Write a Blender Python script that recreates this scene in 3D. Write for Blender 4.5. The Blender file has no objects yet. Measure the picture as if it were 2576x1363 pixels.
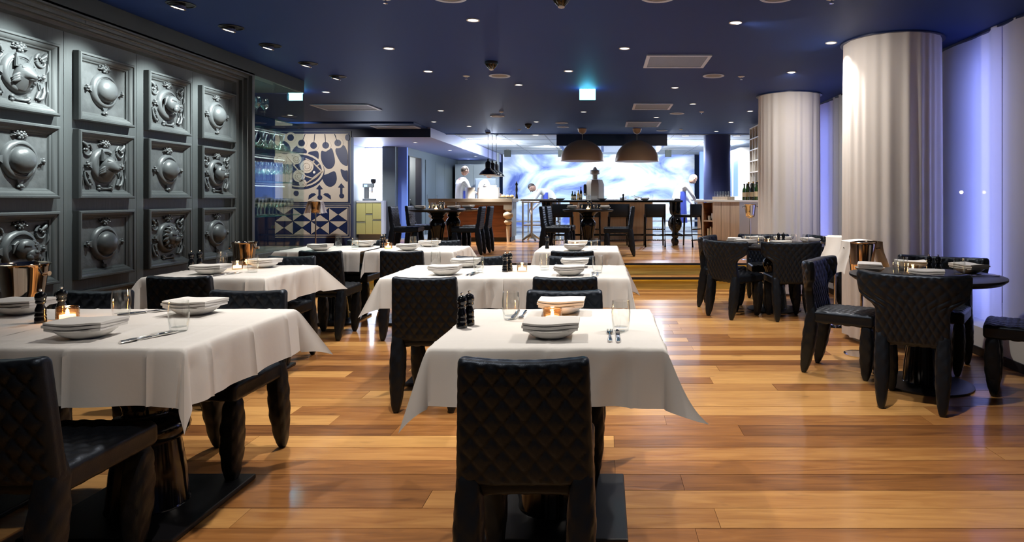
import bpy, bmesh, math, random
import numpy as np
from mathutils import Vector, Matrix

# ------------------------------------------------------------------ camera, world, exposure
F_PX, PX, PY, CAM_H = 1650.0, 1521.0, 500.0, 1.27
CEIL = 2.68          # main ceiling height
KCEIL = 2.75         # kitchen ceiling height
UP = 0.34            # raised floor level
sc = bpy.context.scene
C = sc.collection
cam_d = bpy.data.cameras.new('camera'); cam = bpy.data.objects.new('camera', cam_d); C.objects.link(cam)
cam.location = (0, 0, CAM_H); cam.rotation_euler = (math.pi/2, 0, 0)
cam_d.sensor_fit = 'HORIZONTAL'; cam_d.sensor_width = 36; cam_d.lens = F_PX/2576*36
cam_d.shift_x = -(PX-1288)/2576; cam_d.shift_y = -(681.5-PY)/2576
cam_d.clip_start = .02
sc.camera = cam
w = bpy.data.worlds.new('night'); sc.world = w; w.use_nodes = True
w.node_tree.nodes['Background'].inputs[0].default_value = (.10, .16, .42, 1)
w.node_tree.nodes['Background'].inputs[1].default_value = .06
sc.view_settings.view_transform = 'Standard'; sc.view_settings.look = 'None'
sc.view_settings.gamma = 1; sc.view_settings.use_curve_mapping = False
sc.view_settings.exposure = 0.55
sc.cycles.max_bounces = 4; sc.cycles.diffuse_bounces = 2; sc.cycles.glossy_bounces = 2
sc.cycles.transparent_max_bounces = 14; sc.cycles.transmission_bounces = 2; sc.cycles.use_adaptive_sampling = True; sc.cycles.adaptive_threshold = .04
sc.cycles.caustics_reflective = False; sc.cycles.caustics_refractive = False
sc.cycles.sample_clamp_indirect = 4
R = random.Random(7)
WARM = (1, .92, .82); COOL = (.90, 1, .97); WHITE = (.95, .98, 1)
P_SPOT, P_WASH = 112.0, 170.0

def spot(loc, power, color=WARM, size=1.9, blend=.6, target=None, radius=.04, name='lamp_light', parent=None):
    d = bpy.data.lights.new(name, 'SPOT'); d.energy = power; d.color = color
    d.spot_size = size; d.spot_blend = blend; d.shadow_soft_size = radius
    o = bpy.data.objects.new(name, d); C.objects.link(o)
    if target is not None:
        o.rotation_euler = (Vector(target)-Vector(loc)).to_track_quat('-Z', 'Y').to_euler()
    if parent: o.parent = parent; o.location = Vector(loc)-parent.location
    else: o.location = loc
    return o
def point(loc, power, color, radius=.02, parent=None, name='lamp_light'):
    d = bpy.data.lights.new(name, 'POINT'); d.energy = power; d.color = color; d.shadow_soft_size = radius
    o = bpy.data.objects.new(name, d); C.objects.link(o); o.location = loc
    if parent: o.parent = parent; o.location = Vector(loc)-parent.location
    return o
def area(loc, size, power, color, target, name='lamp_light', parent=None, spread=180):
    d = bpy.data.lights.new(name, 'AREA'); d.energy = power; d.color = color; d.shape = 'RECTANGLE'
    d.size, d.size_y = size; d.spread = math.radians(spread)
    o = bpy.data.objects.new(name, d); C.objects.link(o); o.location = loc
    o.rotation_euler = (Vector(target)-Vector(loc)).to_track_quat('-Z', 'Y').to_euler()
    if parent: o.parent = parent; o.location = Vector(loc)-parent.location
    return o
def ceil_at(px, py, zc=CEIL):
    Y = F_PX*(zc-CAM_H)/(PY-py); return ((px-PX)*Y/F_PX, Y)

# ------------------------------------------------------------------ helpers: meshes
class MB:
    """collects geometry for one mesh"""
    def __init__(s): s.V = []; s.F = []; s.M = []
    def add(s, V, F, m=0):
        n = len(s.V); s.V += [tuple(map(float, v)) for v in V]; s.F += [tuple(i+n for i in f) for f in F]; s.M += [m]*len(F)
        return s
    def box(s, a, b, m=0):
        x0, y0, z0 = a; x1, y1, z1 = b
        return s.add([(x0,y0,z0),(x1,y0,z0),(x1,y1,z0),(x0,y1,z0),(x0,y0,z1),(x1,y0,z1),(x1,y1,z1),(x0,y1,z1)],
                     [(0,3,2,1),(4,5,6,7),(0,1,5,4),(1,2,6,5),(2,3,7,6),(3,0,4,7)], m)
    def lathe(s, prof, n=24, c=(0,0,0), m=0, axis='z'):
        V = []; F = []
        for r, z in prof:
            for k in range(n):
                a = 2*math.pi*k/n; x, y = r*math.cos(a), r*math.sin(a)
                V.append((c[0]+x, c[1]+y, c[2]+z) if axis == 'z' else ((c[0]+z, c[1]+x, c[2]+y) if axis == 'x' else (c[0]+x, c[1]+z, c[2]+y)))
        for i in range(len(prof)-1):
            for k in range(n):
                F.append((i*n+k, i*n+(k+1)%n, (i+1)*n+(k+1)%n, (i+1)*n+k))
        if prof[0][0] > 1e-6: F.append(tuple(range(n))[::-1])
        if prof[-1][0] > 1e-6: F.append(tuple(range((len(prof)-1)*n, len(prof)*n)))
        return s.add(V, F, m)
    def tube(s, pts, rad, n=10, m=0, flat=1.0):
        pts = [Vector(p) for p in pts]; V = []; F = []
        if not hasattr(rad, '__len__'): rad = [rad]*len(pts)
        up = Vector((0,0,1))
        for i, p in enumerate(pts):
            t = (pts[min(i+1, len(pts)-1)]-pts[max(i-1, 0)]).normalized()
            u = t.cross(up)
            if u.length < .05: u = t.cross(Vector((0,1,0)))
            u.normalize(); v = u.cross(t)
            for k in range(n):
                a = 2*math.pi*k/n; V.append(p+u*(rad[i]*math.cos(a))+v*(rad[i]*flat*math.sin(a)))
        for i in range(len(pts)-1):
            for k in range(n): F.append((i*n+k, i*n+(k+1)%n, (i+1)*n+(k+1)%n, (i+1)*n+k))
        F.append(tuple(range(n))[::-1]); F.append(tuple(range((len(pts)-1)*n, len(pts)*n)))
        return s.add(V, F, m)
    def ball(s, c, r, n=12, k=8, m=0):
        rx, ry, rz = (r, r, r) if not hasattr(r, '__len__') else r
        V = []; F = []
        for i in range(k+1):
            t = math.pi*i/k
            for j in range(n):
                a = 2*math.pi*j/n
                V.append((c[0]+rx*math.sin(t)*math.cos(a), c[1]+ry*math.sin(t)*math.sin(a), c[2]-rz*math.cos(t)))
        for i in range(k):
            for j in range(n): F.append((i*n+j, i*n+(j+1)%n, (i+1)*n+(j+1)%n, (i+1)*n+j))
        return s.add(V, F, m)
    def prism(s, pts, d0, d1, fn, m=0):
        """polygon pts (2-D) extruded between depths; fn(u,v,d) -> xyz"""
        n = len(pts); V = [fn(u, v, d0) for u, v in pts]+[fn(u, v, d1) for u, v in pts]
        F = [tuple(range(n))[::-1], tuple(range(n, 2*n))]+[(i, (i+1) % n, n+(i+1) % n, n+i) for i in range(n)]
        return s.add(V, F, m)
    def mesh(s, name, smooth=40, bevel=0, seg=2, clean=True):
        me = bpy.data.meshes.new(name); me.from_pydata(s.V, [], s.F)
        if any(s.M): me.polygons.foreach_set('material_index', s.M)
        if clean or bevel:
            bm = bmesh.new(); bm.from_mesh(me)
            bmesh.ops.remove_doubles(bm, verts=bm.verts, dist=1e-5)
            bmesh.ops.recalc_face_normals(bm, faces=bm.faces)
            if bevel:
                ed = [e for e in bm.edges if len(e.link_faces) == 2 and e.calc_face_angle(0) > .5]
                bmesh.ops.bevel(bm, geom=ed, offset=bevel, segments=seg, profile=.5, affect='EDGES', clamp_overlap=True)
            bm.to_mesh(me); bm.free()
        if smooth:
            me.polygons.foreach_set('use_smooth', [True]*len(me.polygons)); me.set_sharp_from_angle(angle=math.radians(smooth))
        me.update(); return me

def ob(name, me, mats, parent=None, loc=(0,0,0), rot=(0,0,0), scale=None):
    if isinstance(me, MB): me = me.mesh(name)
    if not isinstance(mats, (list, tuple)): mats = [mats]
    if not me.materials:
        for m in mats: me.materials.append(m)
    o = bpy.data.objects.new(name, me); C.objects.link(o)
    o.location = loc; o.rotation_euler = rot
    if scale: o.scale = scale
    if parent: o.parent = parent
    return o
def tag(o, label, cat, group=None):
    o['label'] = label; o['category'] = cat
    if group: o['group'] = group
    elif 'group' in o: del o['group']
    return o
def thing(name, label, cat, loc=(0,0,0), rz=0, group=None):
    o = bpy.data.objects.new(name, None); C.objects.link(o); o.empty_display_size = .05
    o.location = loc; o.rotation_euler = (0, 0, rz); return tag(o, label, cat, group)
def struct(name, me, mats, parent=None, loc=(0,0,0)):
    o = ob(name, me, mats, parent, loc)
    if not parent: o['kind'] = 'structure'
    return o
CH = {}
def copy_tree(o, loc=None, rz=None, label=None, group=None):
    c = o.copy(); C.objects.link(c)
    if loc is not None: c.location = loc
    if rz is not None: c.rotation_euler = (0, 0, rz)
    if label: c['label'] = label
    if group: c['group'] = group
    for ch in list(o.children):
        d = ch.copy(); C.objects.link(d); d.parent = c
        for g in list(ch.children):
            e = g.copy(); C.objects.link(e); e.parent = d
    return c
class Kind:
    """first use returns the prototype itself, later uses copies"""
    def __init__(s, make): s.make = make; s.proto = None
    def put(s, loc, rz, label, group):
        if s.proto is None:
            s.proto = s.make(); o = s.proto; o.location = loc; o.rotation_euler = (0, 0, rz); o['label'] = label
            if group: o['group'] = group
            return o
        return copy_tree(s.proto, loc, rz, label, group)

# ------------------------------------------------------------------ materials
MATS = {}
def mat(name, col, rough=.5, metal=0, spec=.5, emit=None, es=0, bump=None, vary=None, coat=0, sheen=0, tint=(1, 1, 1)):
    """bump=(scale, strength, stretch)  vary=(scale, amount, stretch): procedural noise on colour"""
    m = bpy.data.materials.new(name); m.use_nodes = True; nt = m.node_tree; b = nt.nodes['Principled BSDF']
    b.inputs['Base Color'].default_value = (*col, 1); b.inputs['Roughness'].default_value = rough
    b.inputs['Metallic'].default_value = metal; b.inputs['Specular IOR Level'].default_value = spec
    b.inputs['Coat Weight'].default_value = coat; b.inputs['Specular Tint'].default_value = (*tint, 1); b.inputs['Coat Roughness'].default_value = .08
    if sheen: b.inputs['Sheen Weight'].default_value = sheen
    if emit: b.inputs['Emission Color'].default_value = (*emit, 1); b.inputs['Emission Strength'].default_value = es
    def noise(scale, stretch):
        tc = nt.nodes.new('ShaderNodeTexCoord'); mp = nt.nodes.new('ShaderNodeMapping'); n = nt.nodes.new('ShaderNodeTexNoise')
        mp.inputs['Scale'].default_value = stretch; n.inputs['Scale'].default_value = scale; n.inputs['Detail'].default_value = 5
        nt.links.new(tc.outputs['Object'], mp.inputs[0]); nt.links.new(mp.outputs[0], n.inputs['Vector']); return n
    if bump:
        n = noise(bump[0], bump[2] if len(bump) > 2 else (1,1,1)); bp = nt.nodes.new('ShaderNodeBump')
        bp.inputs['Strength'].default_value = bump[1]; bp.inputs['Distance'].default_value = .01
        nt.links.new(n.outputs[0], bp.inputs['Height']); nt.links.new(bp.outputs[0], b.inputs['Normal'])
    if vary:
        n = noise(vary[0], vary[2] if len(vary) > 2 else (1,1,1)); rp = nt.nodes.new('ShaderNodeValToRGB')
        a = vary[1]
        rp.color_ramp.elements[0].position = .3; rp.color_ramp.elements[1].position = .7
        rp.color_ramp.elements[0].color = (*[c*(1-a) for c in col], 1); rp.color_ramp.elements[1].color = (*[min(1, c*(1+a)) for c in col], 1)
        nt.links.new(n.outputs[0], rp.inputs[0]); nt.links.new(rp.outputs[0], b.inputs['Base Color'])
    MATS[name] = m; return m
def glow(name, col, s):
    m = bpy.data.materials.new(name); m.use_nodes = True; nt = m.node_tree; nt.nodes.clear()
    e = nt.nodes.new('ShaderNodeEmission'); o = nt.nodes.new('ShaderNodeOutputMaterial')
    e.inputs[0].default_value = (*col, 1); e.inputs[1].default_value = s; nt.links.new(e.outputs[0], o.inputs[0]); return m
def thin_glass(name, tint=(.97, .985, .98), edge=(.6, .75, .72), gloss=.9, rough=.0, base=.04):
    """thin clear glass: transparent seen face-on, reflective and tinted towards grazing angles"""
    m = bpy.data.materials.new(name); m.use_nodes = True; nt = m.node_tree; nt.nodes.clear()
    o = nt.nodes.new('ShaderNodeOutputMaterial'); t = nt.nodes.new('ShaderNodeBsdfTransparent'); g = nt.nodes.new('ShaderNodeBsdfGlossy')
    g.inputs['Roughness'].default_value = rough; g.inputs[0].default_value = (gloss, gloss, gloss, 1)
    lw = nt.nodes.new('ShaderNodeLayerWeight'); lw.inputs[0].default_value = .5
    pw = nt.nodes.new('ShaderNodeMath'); pw.operation = 'POWER'; pw.inputs[1].default_value = 3.5
    ma = nt.nodes.new('ShaderNodeMath'); ma.operation = 'MULTIPLY_ADD'; ma.inputs[1].default_value = .75; ma.inputs[2].default_value = base
    mc = nt.nodes.new('ShaderNodeMix'); mc.data_type = 'RGBA'; mc.inputs[6].default_value = (*tint, 1); mc.inputs[7].default_value = (*edge, 1)
    mx = nt.nodes.new('ShaderNodeMixShader'); L = nt.links.new
    L(lw.outputs['Facing'], pw.inputs[0]); L(pw.outputs[0], ma.inputs[0]); L(pw.outputs[0], mc.inputs[0])
    L(mc.outputs[2], t.inputs[0]); L(ma.outputs[0], mx.inputs[0]); L(t.outputs[0], mx.inputs[1]); L(g.outputs[0], mx.inputs[2]); L(mx.outputs[0], o.inputs[0])
    return m
def sheer(name, col, see=.25, trans=.5, see_col=None):
    """woven curtain: part see-through, part glowing with the light behind it"""
    m = bpy.data.materials.new(name); m.use_nodes = True; nt = m.node_tree; nt.nodes.clear(); L = nt.links.new
    o = nt.nodes.new('ShaderNodeOutputMaterial'); d = nt.nodes.new('ShaderNodeBsdfDiffuse'); tl = nt.nodes.new('ShaderNodeBsdfTranslucent')
    tp = nt.nodes.new('ShaderNodeBsdfTransparent'); a = nt.nodes.new('ShaderNodeMixShader'); b = nt.nodes.new('ShaderNodeMixShader')
    d.inputs[0].default_value = tl.inputs[0].default_value = (*col, 1)
    a.inputs[0].default_value = trans; b.inputs[0].default_value = see
    L(d.outputs[0], a.inputs[1]); L(tl.outputs[0], a.inputs[2]); L(a.outputs[0], b.inputs[1]); L(tp.outputs[0], b.inputs[2]); L(b.outputs[0], o.inputs[0])
    return m
def plank_mat(name, brick=False):
    m = bpy.data.materials.new(name); m.use_nodes = True; nt = m.node_tree; b = nt.nodes['Principled BSDF']; L = nt.links.new; N = nt.nodes.new
    tc = N('ShaderNodeTexCoord'); mp = N('ShaderNodeMapping'); L(tc.outputs['Object'], mp.inputs[0])
    if brick:
        bk = N('ShaderNodeTexBrick'); L(tc.outputs['Object'], bk.inputs['Vector'])
        bk.inputs['Color1'].default_value = (0,0,0,1); bk.inputs['Color2'].default_value = (1,1,1,1); bk.inputs['Mortar'].default_value = (.2,.2,.2,1)
        bk.inputs['Scale'].default_value = 1; bk.inputs['Mortar Size'].default_value = .002; bk.inputs['Brick Width'].default_value = 1.9; bk.inputs['Row Height'].default_value = .165
        rnd = bk.outputs['Color']
    else:
        oi = N('ShaderNodeObjectInfo'); rnd = oi.outputs['Random']
        cx = N('ShaderNodeCombineXYZ'); mu = N('ShaderNodeMath'); mu.operation = 'MULTIPLY'; mu.inputs[1].default_value = 57
        L(rnd, mu.inputs[0]); L(mu.outputs[0], cx.inputs[0]); L(mu.outputs[0], cx.inputs[1]); L(cx.outputs[0], mp.inputs['Location'])
    mp.inputs['Scale'].default_value = (1.1, 9, 1)
    n1 = N('ShaderNodeTexNoise'); n1.inputs['Scale'].default_value = 2.2; n1.inputs['Detail'].default_value = 7; n1.inputs['Distortion'].default_value = 1.2; L(mp.outputs[0], n1.inputs['Vector'])
    rp = N('ShaderNodeValToRGB'); e = rp.color_ramp.elements
    e[0].position = 0; e[0].color = (.105, .038, .014, 1); e[1].position = 1; e[1].color = (.68, .37, .125, 1)
    e2 = rp.color_ramp.elements.new(.45); e2.color = (.345, .145, .043, 1)
    ad = N('ShaderNodeMath'); ad.operation = 'MULTIPLY_ADD'; ad.inputs[1].default_value = .78
    sb = N('ShaderNodeMath'); sb.operation = 'MULTIPLY'; sb.inputs[1].default_value = .70
    sh = N('ShaderNodeMath'); sh.operation = 'SUBTRACT'; sh.inputs[1].default_value = .22; L(n1.outputs[0], sh.inputs[0]); L(sh.outputs[0], sb.inputs[0]); L(rnd, ad.inputs[0]); L(sb.outputs[0], ad.inputs[2]); L(ad.outputs[0], rp.inputs[0])
    # knots
    mp2 = N('ShaderNodeMapping'); mp2.inputs['Scale'].default_value = (1, 2.6, 1); L(tc.outputs['Object'], mp2.inputs[0])
    if not brick: L(cx.outputs[0], mp2.inputs['Location'])
    n2 = N('ShaderNodeTexNoise'); n2.inputs['Scale'].default_value = 4.3; n2.inputs['Detail'].default_value = 2; L(mp2.outputs[0], n2.inputs['Vector'])
    r2 = N('ShaderNodeValToRGB'); r2.color_ramp.elements[0].position = .66; r2.color_ramp.elements[1].position = .80
    r2.color_ramp.elements[0].color = (0,0,0,1); r2.color_ramp.elements[1].color = (.75,.75,.75,1); L(n2.outputs[0], r2.inputs[0])
    mx = N('ShaderNodeMix'); mx.data_type = 'RGBA'; mx.inputs[7].default_value = (.09, .035, .015, 1); L(r2.outputs[0], mx.inputs[0]); L(rp.outputs[0], mx.inputs[6]); L(mx.outputs[2], b.inputs['Base Color'])
    b.inputs['Roughness'].default_value = .34; b.inputs['Specular IOR Level'].default_value = .35; b.inputs['Coat Weight'].default_value = .30; b.inputs['Coat Roughness'].default_value = .10
    bp = N('ShaderNodeBump'); bp.inputs['Strength'].default_value = .12; bp.inputs['Distance'].default_value = .01; L(n1.outputs[0], bp.inputs['Height']); L(bp.outputs[0], b.inputs['Normal'])
    return m

M_plank = plank_mat('oak_planks'); M_plank_up = plank_mat('oak_planks_far', True)
M_leather = mat('black_leather', (.005, .006, .0085), .40, spec=.52, tint=(.62, .76, 1), bump=(260, .10))
M_lacquer = mat('black_lacquer', (.006, .007, .010), .12, spec=.6)
M_black = mat('black_satin', (.012, .012, .015), .4)
M_cloth = mat('white_linen', (.80, .78, .76), .85, spec=.2, bump=(22, .10), sheen=.1)
M_napkin = mat('white_napkin', (.82, .80, .78), .9, spec=.15, bump=(60, .08))
M_china = mat('white_china', (.82, .80, .77), .18, spec=.5)
M_chrome = mat('polished_steel', (.82, .80, .78), .09, 1)
M_copper = mat('warm_steel', (.86, .70, .55), .10, 1)
M_brushed = mat('brushed_steel', (.55, .53, .50), .32, 1, vary=(30, .15, (1, 1, .05)))
M_panel = mat('grey_stained_wood', (.062, .068, .070), .40, spec=.5, bump=(6, .16, (1, 7, .7)))
M_relief = mat('grey_relief_plaster', (.080, .086, .090), .36, spec=.5, bump=(45, .10))
M_field = mat('grey_mottled_field', (.070, .075, .078), .45, bump=(22, .35), vary=(16, .2))
M_bulk = mat('dark_bulkhead_paint', (.030, .038, .038), .6)
M_ceil = mat('navy_ceiling_paint', (.013, .037, .170), .6, spec=.2, tint=(.5, .7, 1))
M_fit = mat('ceiling_fitting_white', (.58, .68, .90), .5)
M_kceil = mat('pale_ceiling_tile', (.55, .58, .60), .8)
M_navy = mat('navy_paint', (.010, .020, .075), .5)
M_navyg = mat('navy_gloss', (.012, .024, .090), .3)
M_cream = mat('cream_paint', (.55, .49, .43), .6)
M_tan = mat('tan_outline', (.33, .27, .22), .6)
M_white = mat('white_paint', (.75, .74, .72), .5)
M_greyw = mat('cool_grey_wall', (.23, .27, .29), .5)
M_blue = mat('blue_wall_paint', (.22, .36, .90), .6)
M_greyd = mat('slate_grey_wall', (.115, .14, .145), .5)
M_deep = mat('deep_blue_column', (.022, .032, .12), .5)
M_wood = mat('walnut_front', (.22, .085, .035), .4, vary=(3, .3, (1, 1, 9)))
M_pale = mat('pale_wood', (.60, .48, .37), .5, vary=(4, .14, (6, 6, .5)))
M_taupe = mat('taupe_worktop', (.25, .225, .19), .4)
M_turn = mat('pale_turned_wood', (.52, .44, .34), .45, vary=(5, .12, (1, 1, .4)))
M_yellow = mat('yellow_cabinet', (.62, .57, .20), .4)
M_gold = mat('bronze_dome', (.50, .37, .25), .45, .2)
M_domein = mat('dome_white_inside', (.85, .82, .76), .6)
M_kfloor = mat('grey_kitchen_floor', (.22, .25, .26), .35)
M_skin = mat('skin', (.52, .32, .24), .5)
M_jacket = mat('white_cotton', (.78, .79, .80), .85)
M_apron = mat('blue_apron', (.06, .10, .55), .8)
M_hair = mat('dark_hair', (.04, .03, .025), .6)
M_grille = mat('grey_grille', (.22, .22, .24), .6)
M_lens = glow('downlight_lens', (1, .93, .86), 3.2)
M_lensw = glow('washer_lens', (1, .97, .9), 14)
M_exit = glow('exit_sign_glow', (.20, .92, 1), 7)
M_klight = glow('kitchen_light_panel', (.95, .98, 1), 20)
M_flame = glow('candle_flame', (1, .78, .45), 60)
M_wax = mat('candle_wax', (.85, .75, .55), .6, emit=(1, .72, .40), es=5)  # emission stands in for the flame's glow in the wax
M_led = glow('amber_led', (1, .66, .12), 4.5)
M_bled = glow('blue_led', (.14, .20, 1), .8)
M_dome_lamp = glow('dome_bulb', (1, .88, .7), 12)
for m_ in (M_lens, M_lensw, M_flame, M_wax, M_dome_lamp, M_bled, M_exit): m_.cycles.emission_sampling = 'NONE'    # tiny lenses; their light comes from the lamps beside them
M_glass = thin_glass('clear_glass', (.985, .99, .985), (.78, .84, .82), 1.0, 0, .05); M_glassw = thin_glass('sparkling_glass', (.95, .98, .97), (.85, .95, .93), 1.0, .02, .17); M_pane = thin_glass('glass_pane', (.965, .985, .98), (.40, .70, .66), .8, base=.03)
M_shelf = thin_glass('shelf_glass', (.80, .95, .92), (.35, .85, .80), .9, base=.08)
M_amber = thin_glass('amber_ribbed_glass', (.98, .80, .58), (.70, .42, .20), .9, .08, .10)
M_votive = thin_glass('smoked_votive_glass', (.90, .82, .72), (.55, .45, .36), .9, .03, .1)
M_greenb = mat('green_bottle_glass', (.02, .06, .015), .08, spec=.7)
M_darkb = mat('dark_bottle_glass', (.012, .014, .010), .08, spec=.7)
M_label = mat('bottle_label', (.6, .5, .35), .7)
M_foil = mat('gold_foil', (.75, .45, .15), .3, .8)
M_sheer = sheer('white_sheer_curtain', (.86, .82, .80), .06, .20)
M_voile = sheer('window_voile', (.78, .78, .80), .06, .42)
M_cork = mat('red_box', (.5, .06, .05), .6)

# ================================================================== STRUCTURE
def box_struct(name, a, b, m, parent=None, bevel=0): return struct(name, MB().box(a, b).mesh(name, 0, bevel), m, parent)
XC = 3.2       # window curtain line
# lower floor with real planks (they run across the room)
floor = box_struct('floor', (-4.3, -1.6, -.20), (4.0, 9.19, -.02), M_black)
PW, GAP = .165, .0016
plank_me = {}
def plank(L):
    if L not in plank_me:
        plank_me[L] = MB().box((0, GAP, -.02), (L-GAP, PW-GAP, 0)).mesh('floor_plank', 0)
    return plank_me[L]
rr = random.Random(3)
y = .55
while y < 9.19-.02:
    x = -3.75-rr.choice([0, .4, .8, 1.2])
    far = y > 5.6
    while x < 3.3:
        L = rr.choice([1.5, 1.9, 2.3, 2.6])
        x1 = x+L
        if x1 > -3.75:
            o = ob('floor_plank', plank(L), M_plank, floor, (x, y, 0)); o.location.z = rr.choice([0, -.0006, -.001])
        x = x1
    y += PW
# two steps up to the raised floor
stair = box_struct('floor_step', (-8.2, 9.22, -.2), (4.0, 9.52, .150), M_black)
M_riser = mat('gold_riser', (.50, .36, .10), .4, vary=(5, .3, (.3, 1, 6)))
ob('tread', MB().box((-8.2, 9.19, .160), (4.0, 9.52, .173)).mesh('tread', 0), M_plank_up, stair)
ob('nosing', MB().box((-8.2, 9.165, .140), (4.0, 9.19, .175)).mesh('nosing', 0), M_black, stair)
ob('riser', MB().box((-8.2, 9.212, -.02), (4.0, 9.219, .158)).mesh('riser', 0), M_riser, stair)
ob('riser', MB().box((-8.2, 9.507, .173), (4.0, 9.519, .330)).mesh('riser', 0), M_riser, stair)
ob('nosing', MB().box((-8.2, 9.465, .310), (4.0, 9.488, .341)).mesh('nosing', 0), M_black, stair)
ob('led_strip', MB().box((-8.0, 9.192, .150), (3.1, 9.200, .158)).mesh('led_strip', 0), M_led, stair)
ob('led_strip', MB().box((-8.0, 9.489, .322), (3.1, 9.497, .330)).mesh('led_strip', 0), M_led, stair)
box_struct('floor_raised', (-8.4, 9.521, .0), (4.0, 15.0, UP), M_plank_up)
box_struct('floor_kitchen', (-8.4, 15.0, .0), (6.0, 22.5, UP+.002), M_kfloor)
# ceilings
ceil = box_struct('ceiling', (-8.4, -1.6, CEIL), (4.0, 14.27, CEIL+.2), M_ceil)
kc = box_struct('ceiling_kitchen', (-8.4, 14.27, KCEIL), (6.0, 22.5, KCEIL+.2), M_kceil)
for i in range(9):
    ob('ceiling_joint', MB().box((-3.4+i*1.0, 14.27, KCEIL-.004), (-3.385+i*1.0, 22, KCEIL+.001)).mesh('ceiling_joint', 0), M_grille, kc)
for i in range(6):
    ob('ceiling_joint', MB().box((-3.4, 15.2+i*1.1, KCEIL-.004), (6, 15.215+i*1.1, KCEIL+.001)).mesh('ceiling_joint', 0), M_grille, kc)
box_struct('ceiling_edge', (-8.4, 14.25, CEIL-.012), (4.0, 14.29, KCEIL+.02), M_navy)
# lowered ceiling at back left
box_struct('ceiling_drop', (-8.4, 12.05, CEIL-.03), (-3.51, 13.02, CEIL), M_ceil)
M_lilac = mat('lilac_soffit', (.33, .36, .62), .5)
sof = box_struct('ceiling_soffit', (-8.4, 13.0, 2.49), (-3.45, 21.9, CEIL+.06), M_lilac)
ob('soffit_face', MB().box((-8.4, 12.98, 2.488), (-3.448, 13.0, CEIL-.03)).mesh('soffit_face', 0), M_navy, sof)
# walls
box_struct('wall_behind', (-4.3, -1.8, 0), (4.0, -1.6, CEIL), M_greyw)
box_struct('wall_far_left', (-8.6, 7.0, 0), (-8.4, 22.5, 2.9), M_navy)
box_struct('wall_vitrine_back', (-8.4, 6.9, 0), (-4.45, 7.0, CEIL), M_navy)
box_struct('wall_right', (3.95, -1.6, 0), (4.1, 14.3, .22), M_white)
box_struct('wall_kitchen_right', (5.9, 14.2, 0), (6.0, 22.5, 2.95), M_white)
box_struct('wall_mural_side', (-8.4, 13.02, UP), (-5.02, 13.12, 2.49), M_navy)

# ------------------------------------------------------------------ left panelled wall
WX = -3.75; WT = 2.555; WEND = 6.73
wl = box_struct('wall_left', (-4.4, -1.6, 0), (WX-.012, WEND, WT), M_panel)
seams = [-1.6, .997, 1.707, 2.417, 3.127, 3.837, 4.547, 5.257, 5.967, WEND-.1]
for a, b in zip(seams[:-1], seams[1:]):
    ob('wall_board', MB().box((WX-.012, a+.002, .0), (WX, b-.002, WT-.10)).mesh('wall_board', 0), M_panel, wl)
# stepped frame: cornice along the top, jamb at the far end
prof = [(0, .15), (.028, .15), (.028, .118), (.034, .112), (.058, .112), (.058, .082), (.064, .076), (.085, .076), (.085, .046), (.092, .040), (.11, .034), (.118, .012), (.124, .0)]
def frame_sweep():
    mb = MB(); V = []; n = len(prof)
    for (yy, zz, fy, fz) in ((-1.6, WT, 0, 1), (WEND, WT, 1, 1), (WEND, 0, 1, 0)):
        for o_, d in prof: V.append((WX+d, yy-o_*fy, zz-o_*fz))
    F = [(s*n+i, s*n+i+1, (s+1)*n+i+1, (s+1)*n+i) for s in range(2) for i in range(n-1)]
    mb.add(V, F); mb.box((-4.4, WEND-.001, 0), (WX+.15, WEND+.018, WT)); return mb
ob('wall_frame', frame_sweep().mesh('wall_frame', 30, clean=False), M_panel, wl)
box_struct('baseboard_left', (WX, -1.6, 0), (WX+.03, WEND-.12, .09), M_panel)
bulk = box_struct('trim_bulkhead', (-4.45, -1.6, WT-.015), (-3.6, 7.86, CEIL), M_bulk)

# ---- relief panels
PWD, PHT = .55, .49      # panel width (along the wall) and height
def pl(u, v, d): return (d, u, v)     # local panel frame: +X out of the wall, Y along it
def ring_frame():
    p = [(0, -.0005), (0, .042), (.006, .052), (.018, .052), (.022, .043), (.026, .042), (.044, .030), (.048, .022), (.058, .018), (.062, .008), (.072, .004)]
    V = []; n = len(p)
    for sx, sy in ((-1,-1), (1,-1), (1,1), (-1,1)):
        for o_, d in p: V.append((d, sx*(PWD/2-o_), sy*(PHT/2-o_)))
    F = [(s*n+i, ((s+1) % 4)*n+i, ((s+1) % 4)*n+i+1, s*n+i+1) for s in range(4) for i in range(n-1)]
    return MB().add(V, F).mesh('panel_frame', 30)
me_frame = ring_frame()
me_field = MB().box((-.004, -PWD/2+.05, -PHT/2+.05), (.005, PWD/2-.05, PHT/2-.05)).mesh('panel_field', 0)
RINGP = [(.132, .004), (.132, .012), (.122, .026), (.112, .034), (.103, .033), (.099, .026), (.094, .028), (.090, .024), (.084, .022)]
me_ring = MB().lathe(RINGP, 40, axis='x').mesh('medallion_ring', 50)
me_dome = MB().lathe([(.092, .006), (.092, .022)]+[(.088*math.cos(t*math.pi/20), .024+.066*math.sin(t*math.pi/20)) for t in range(0, 10)]+[(.0005, .090)], 40, axis='x').mesh('dome', 60)
me_dish = MB().lathe([(.092, .006), (.090, .024), (.06, .014), (.0005, .010)], 36, axis='x').mesh('dish', 60)
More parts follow.
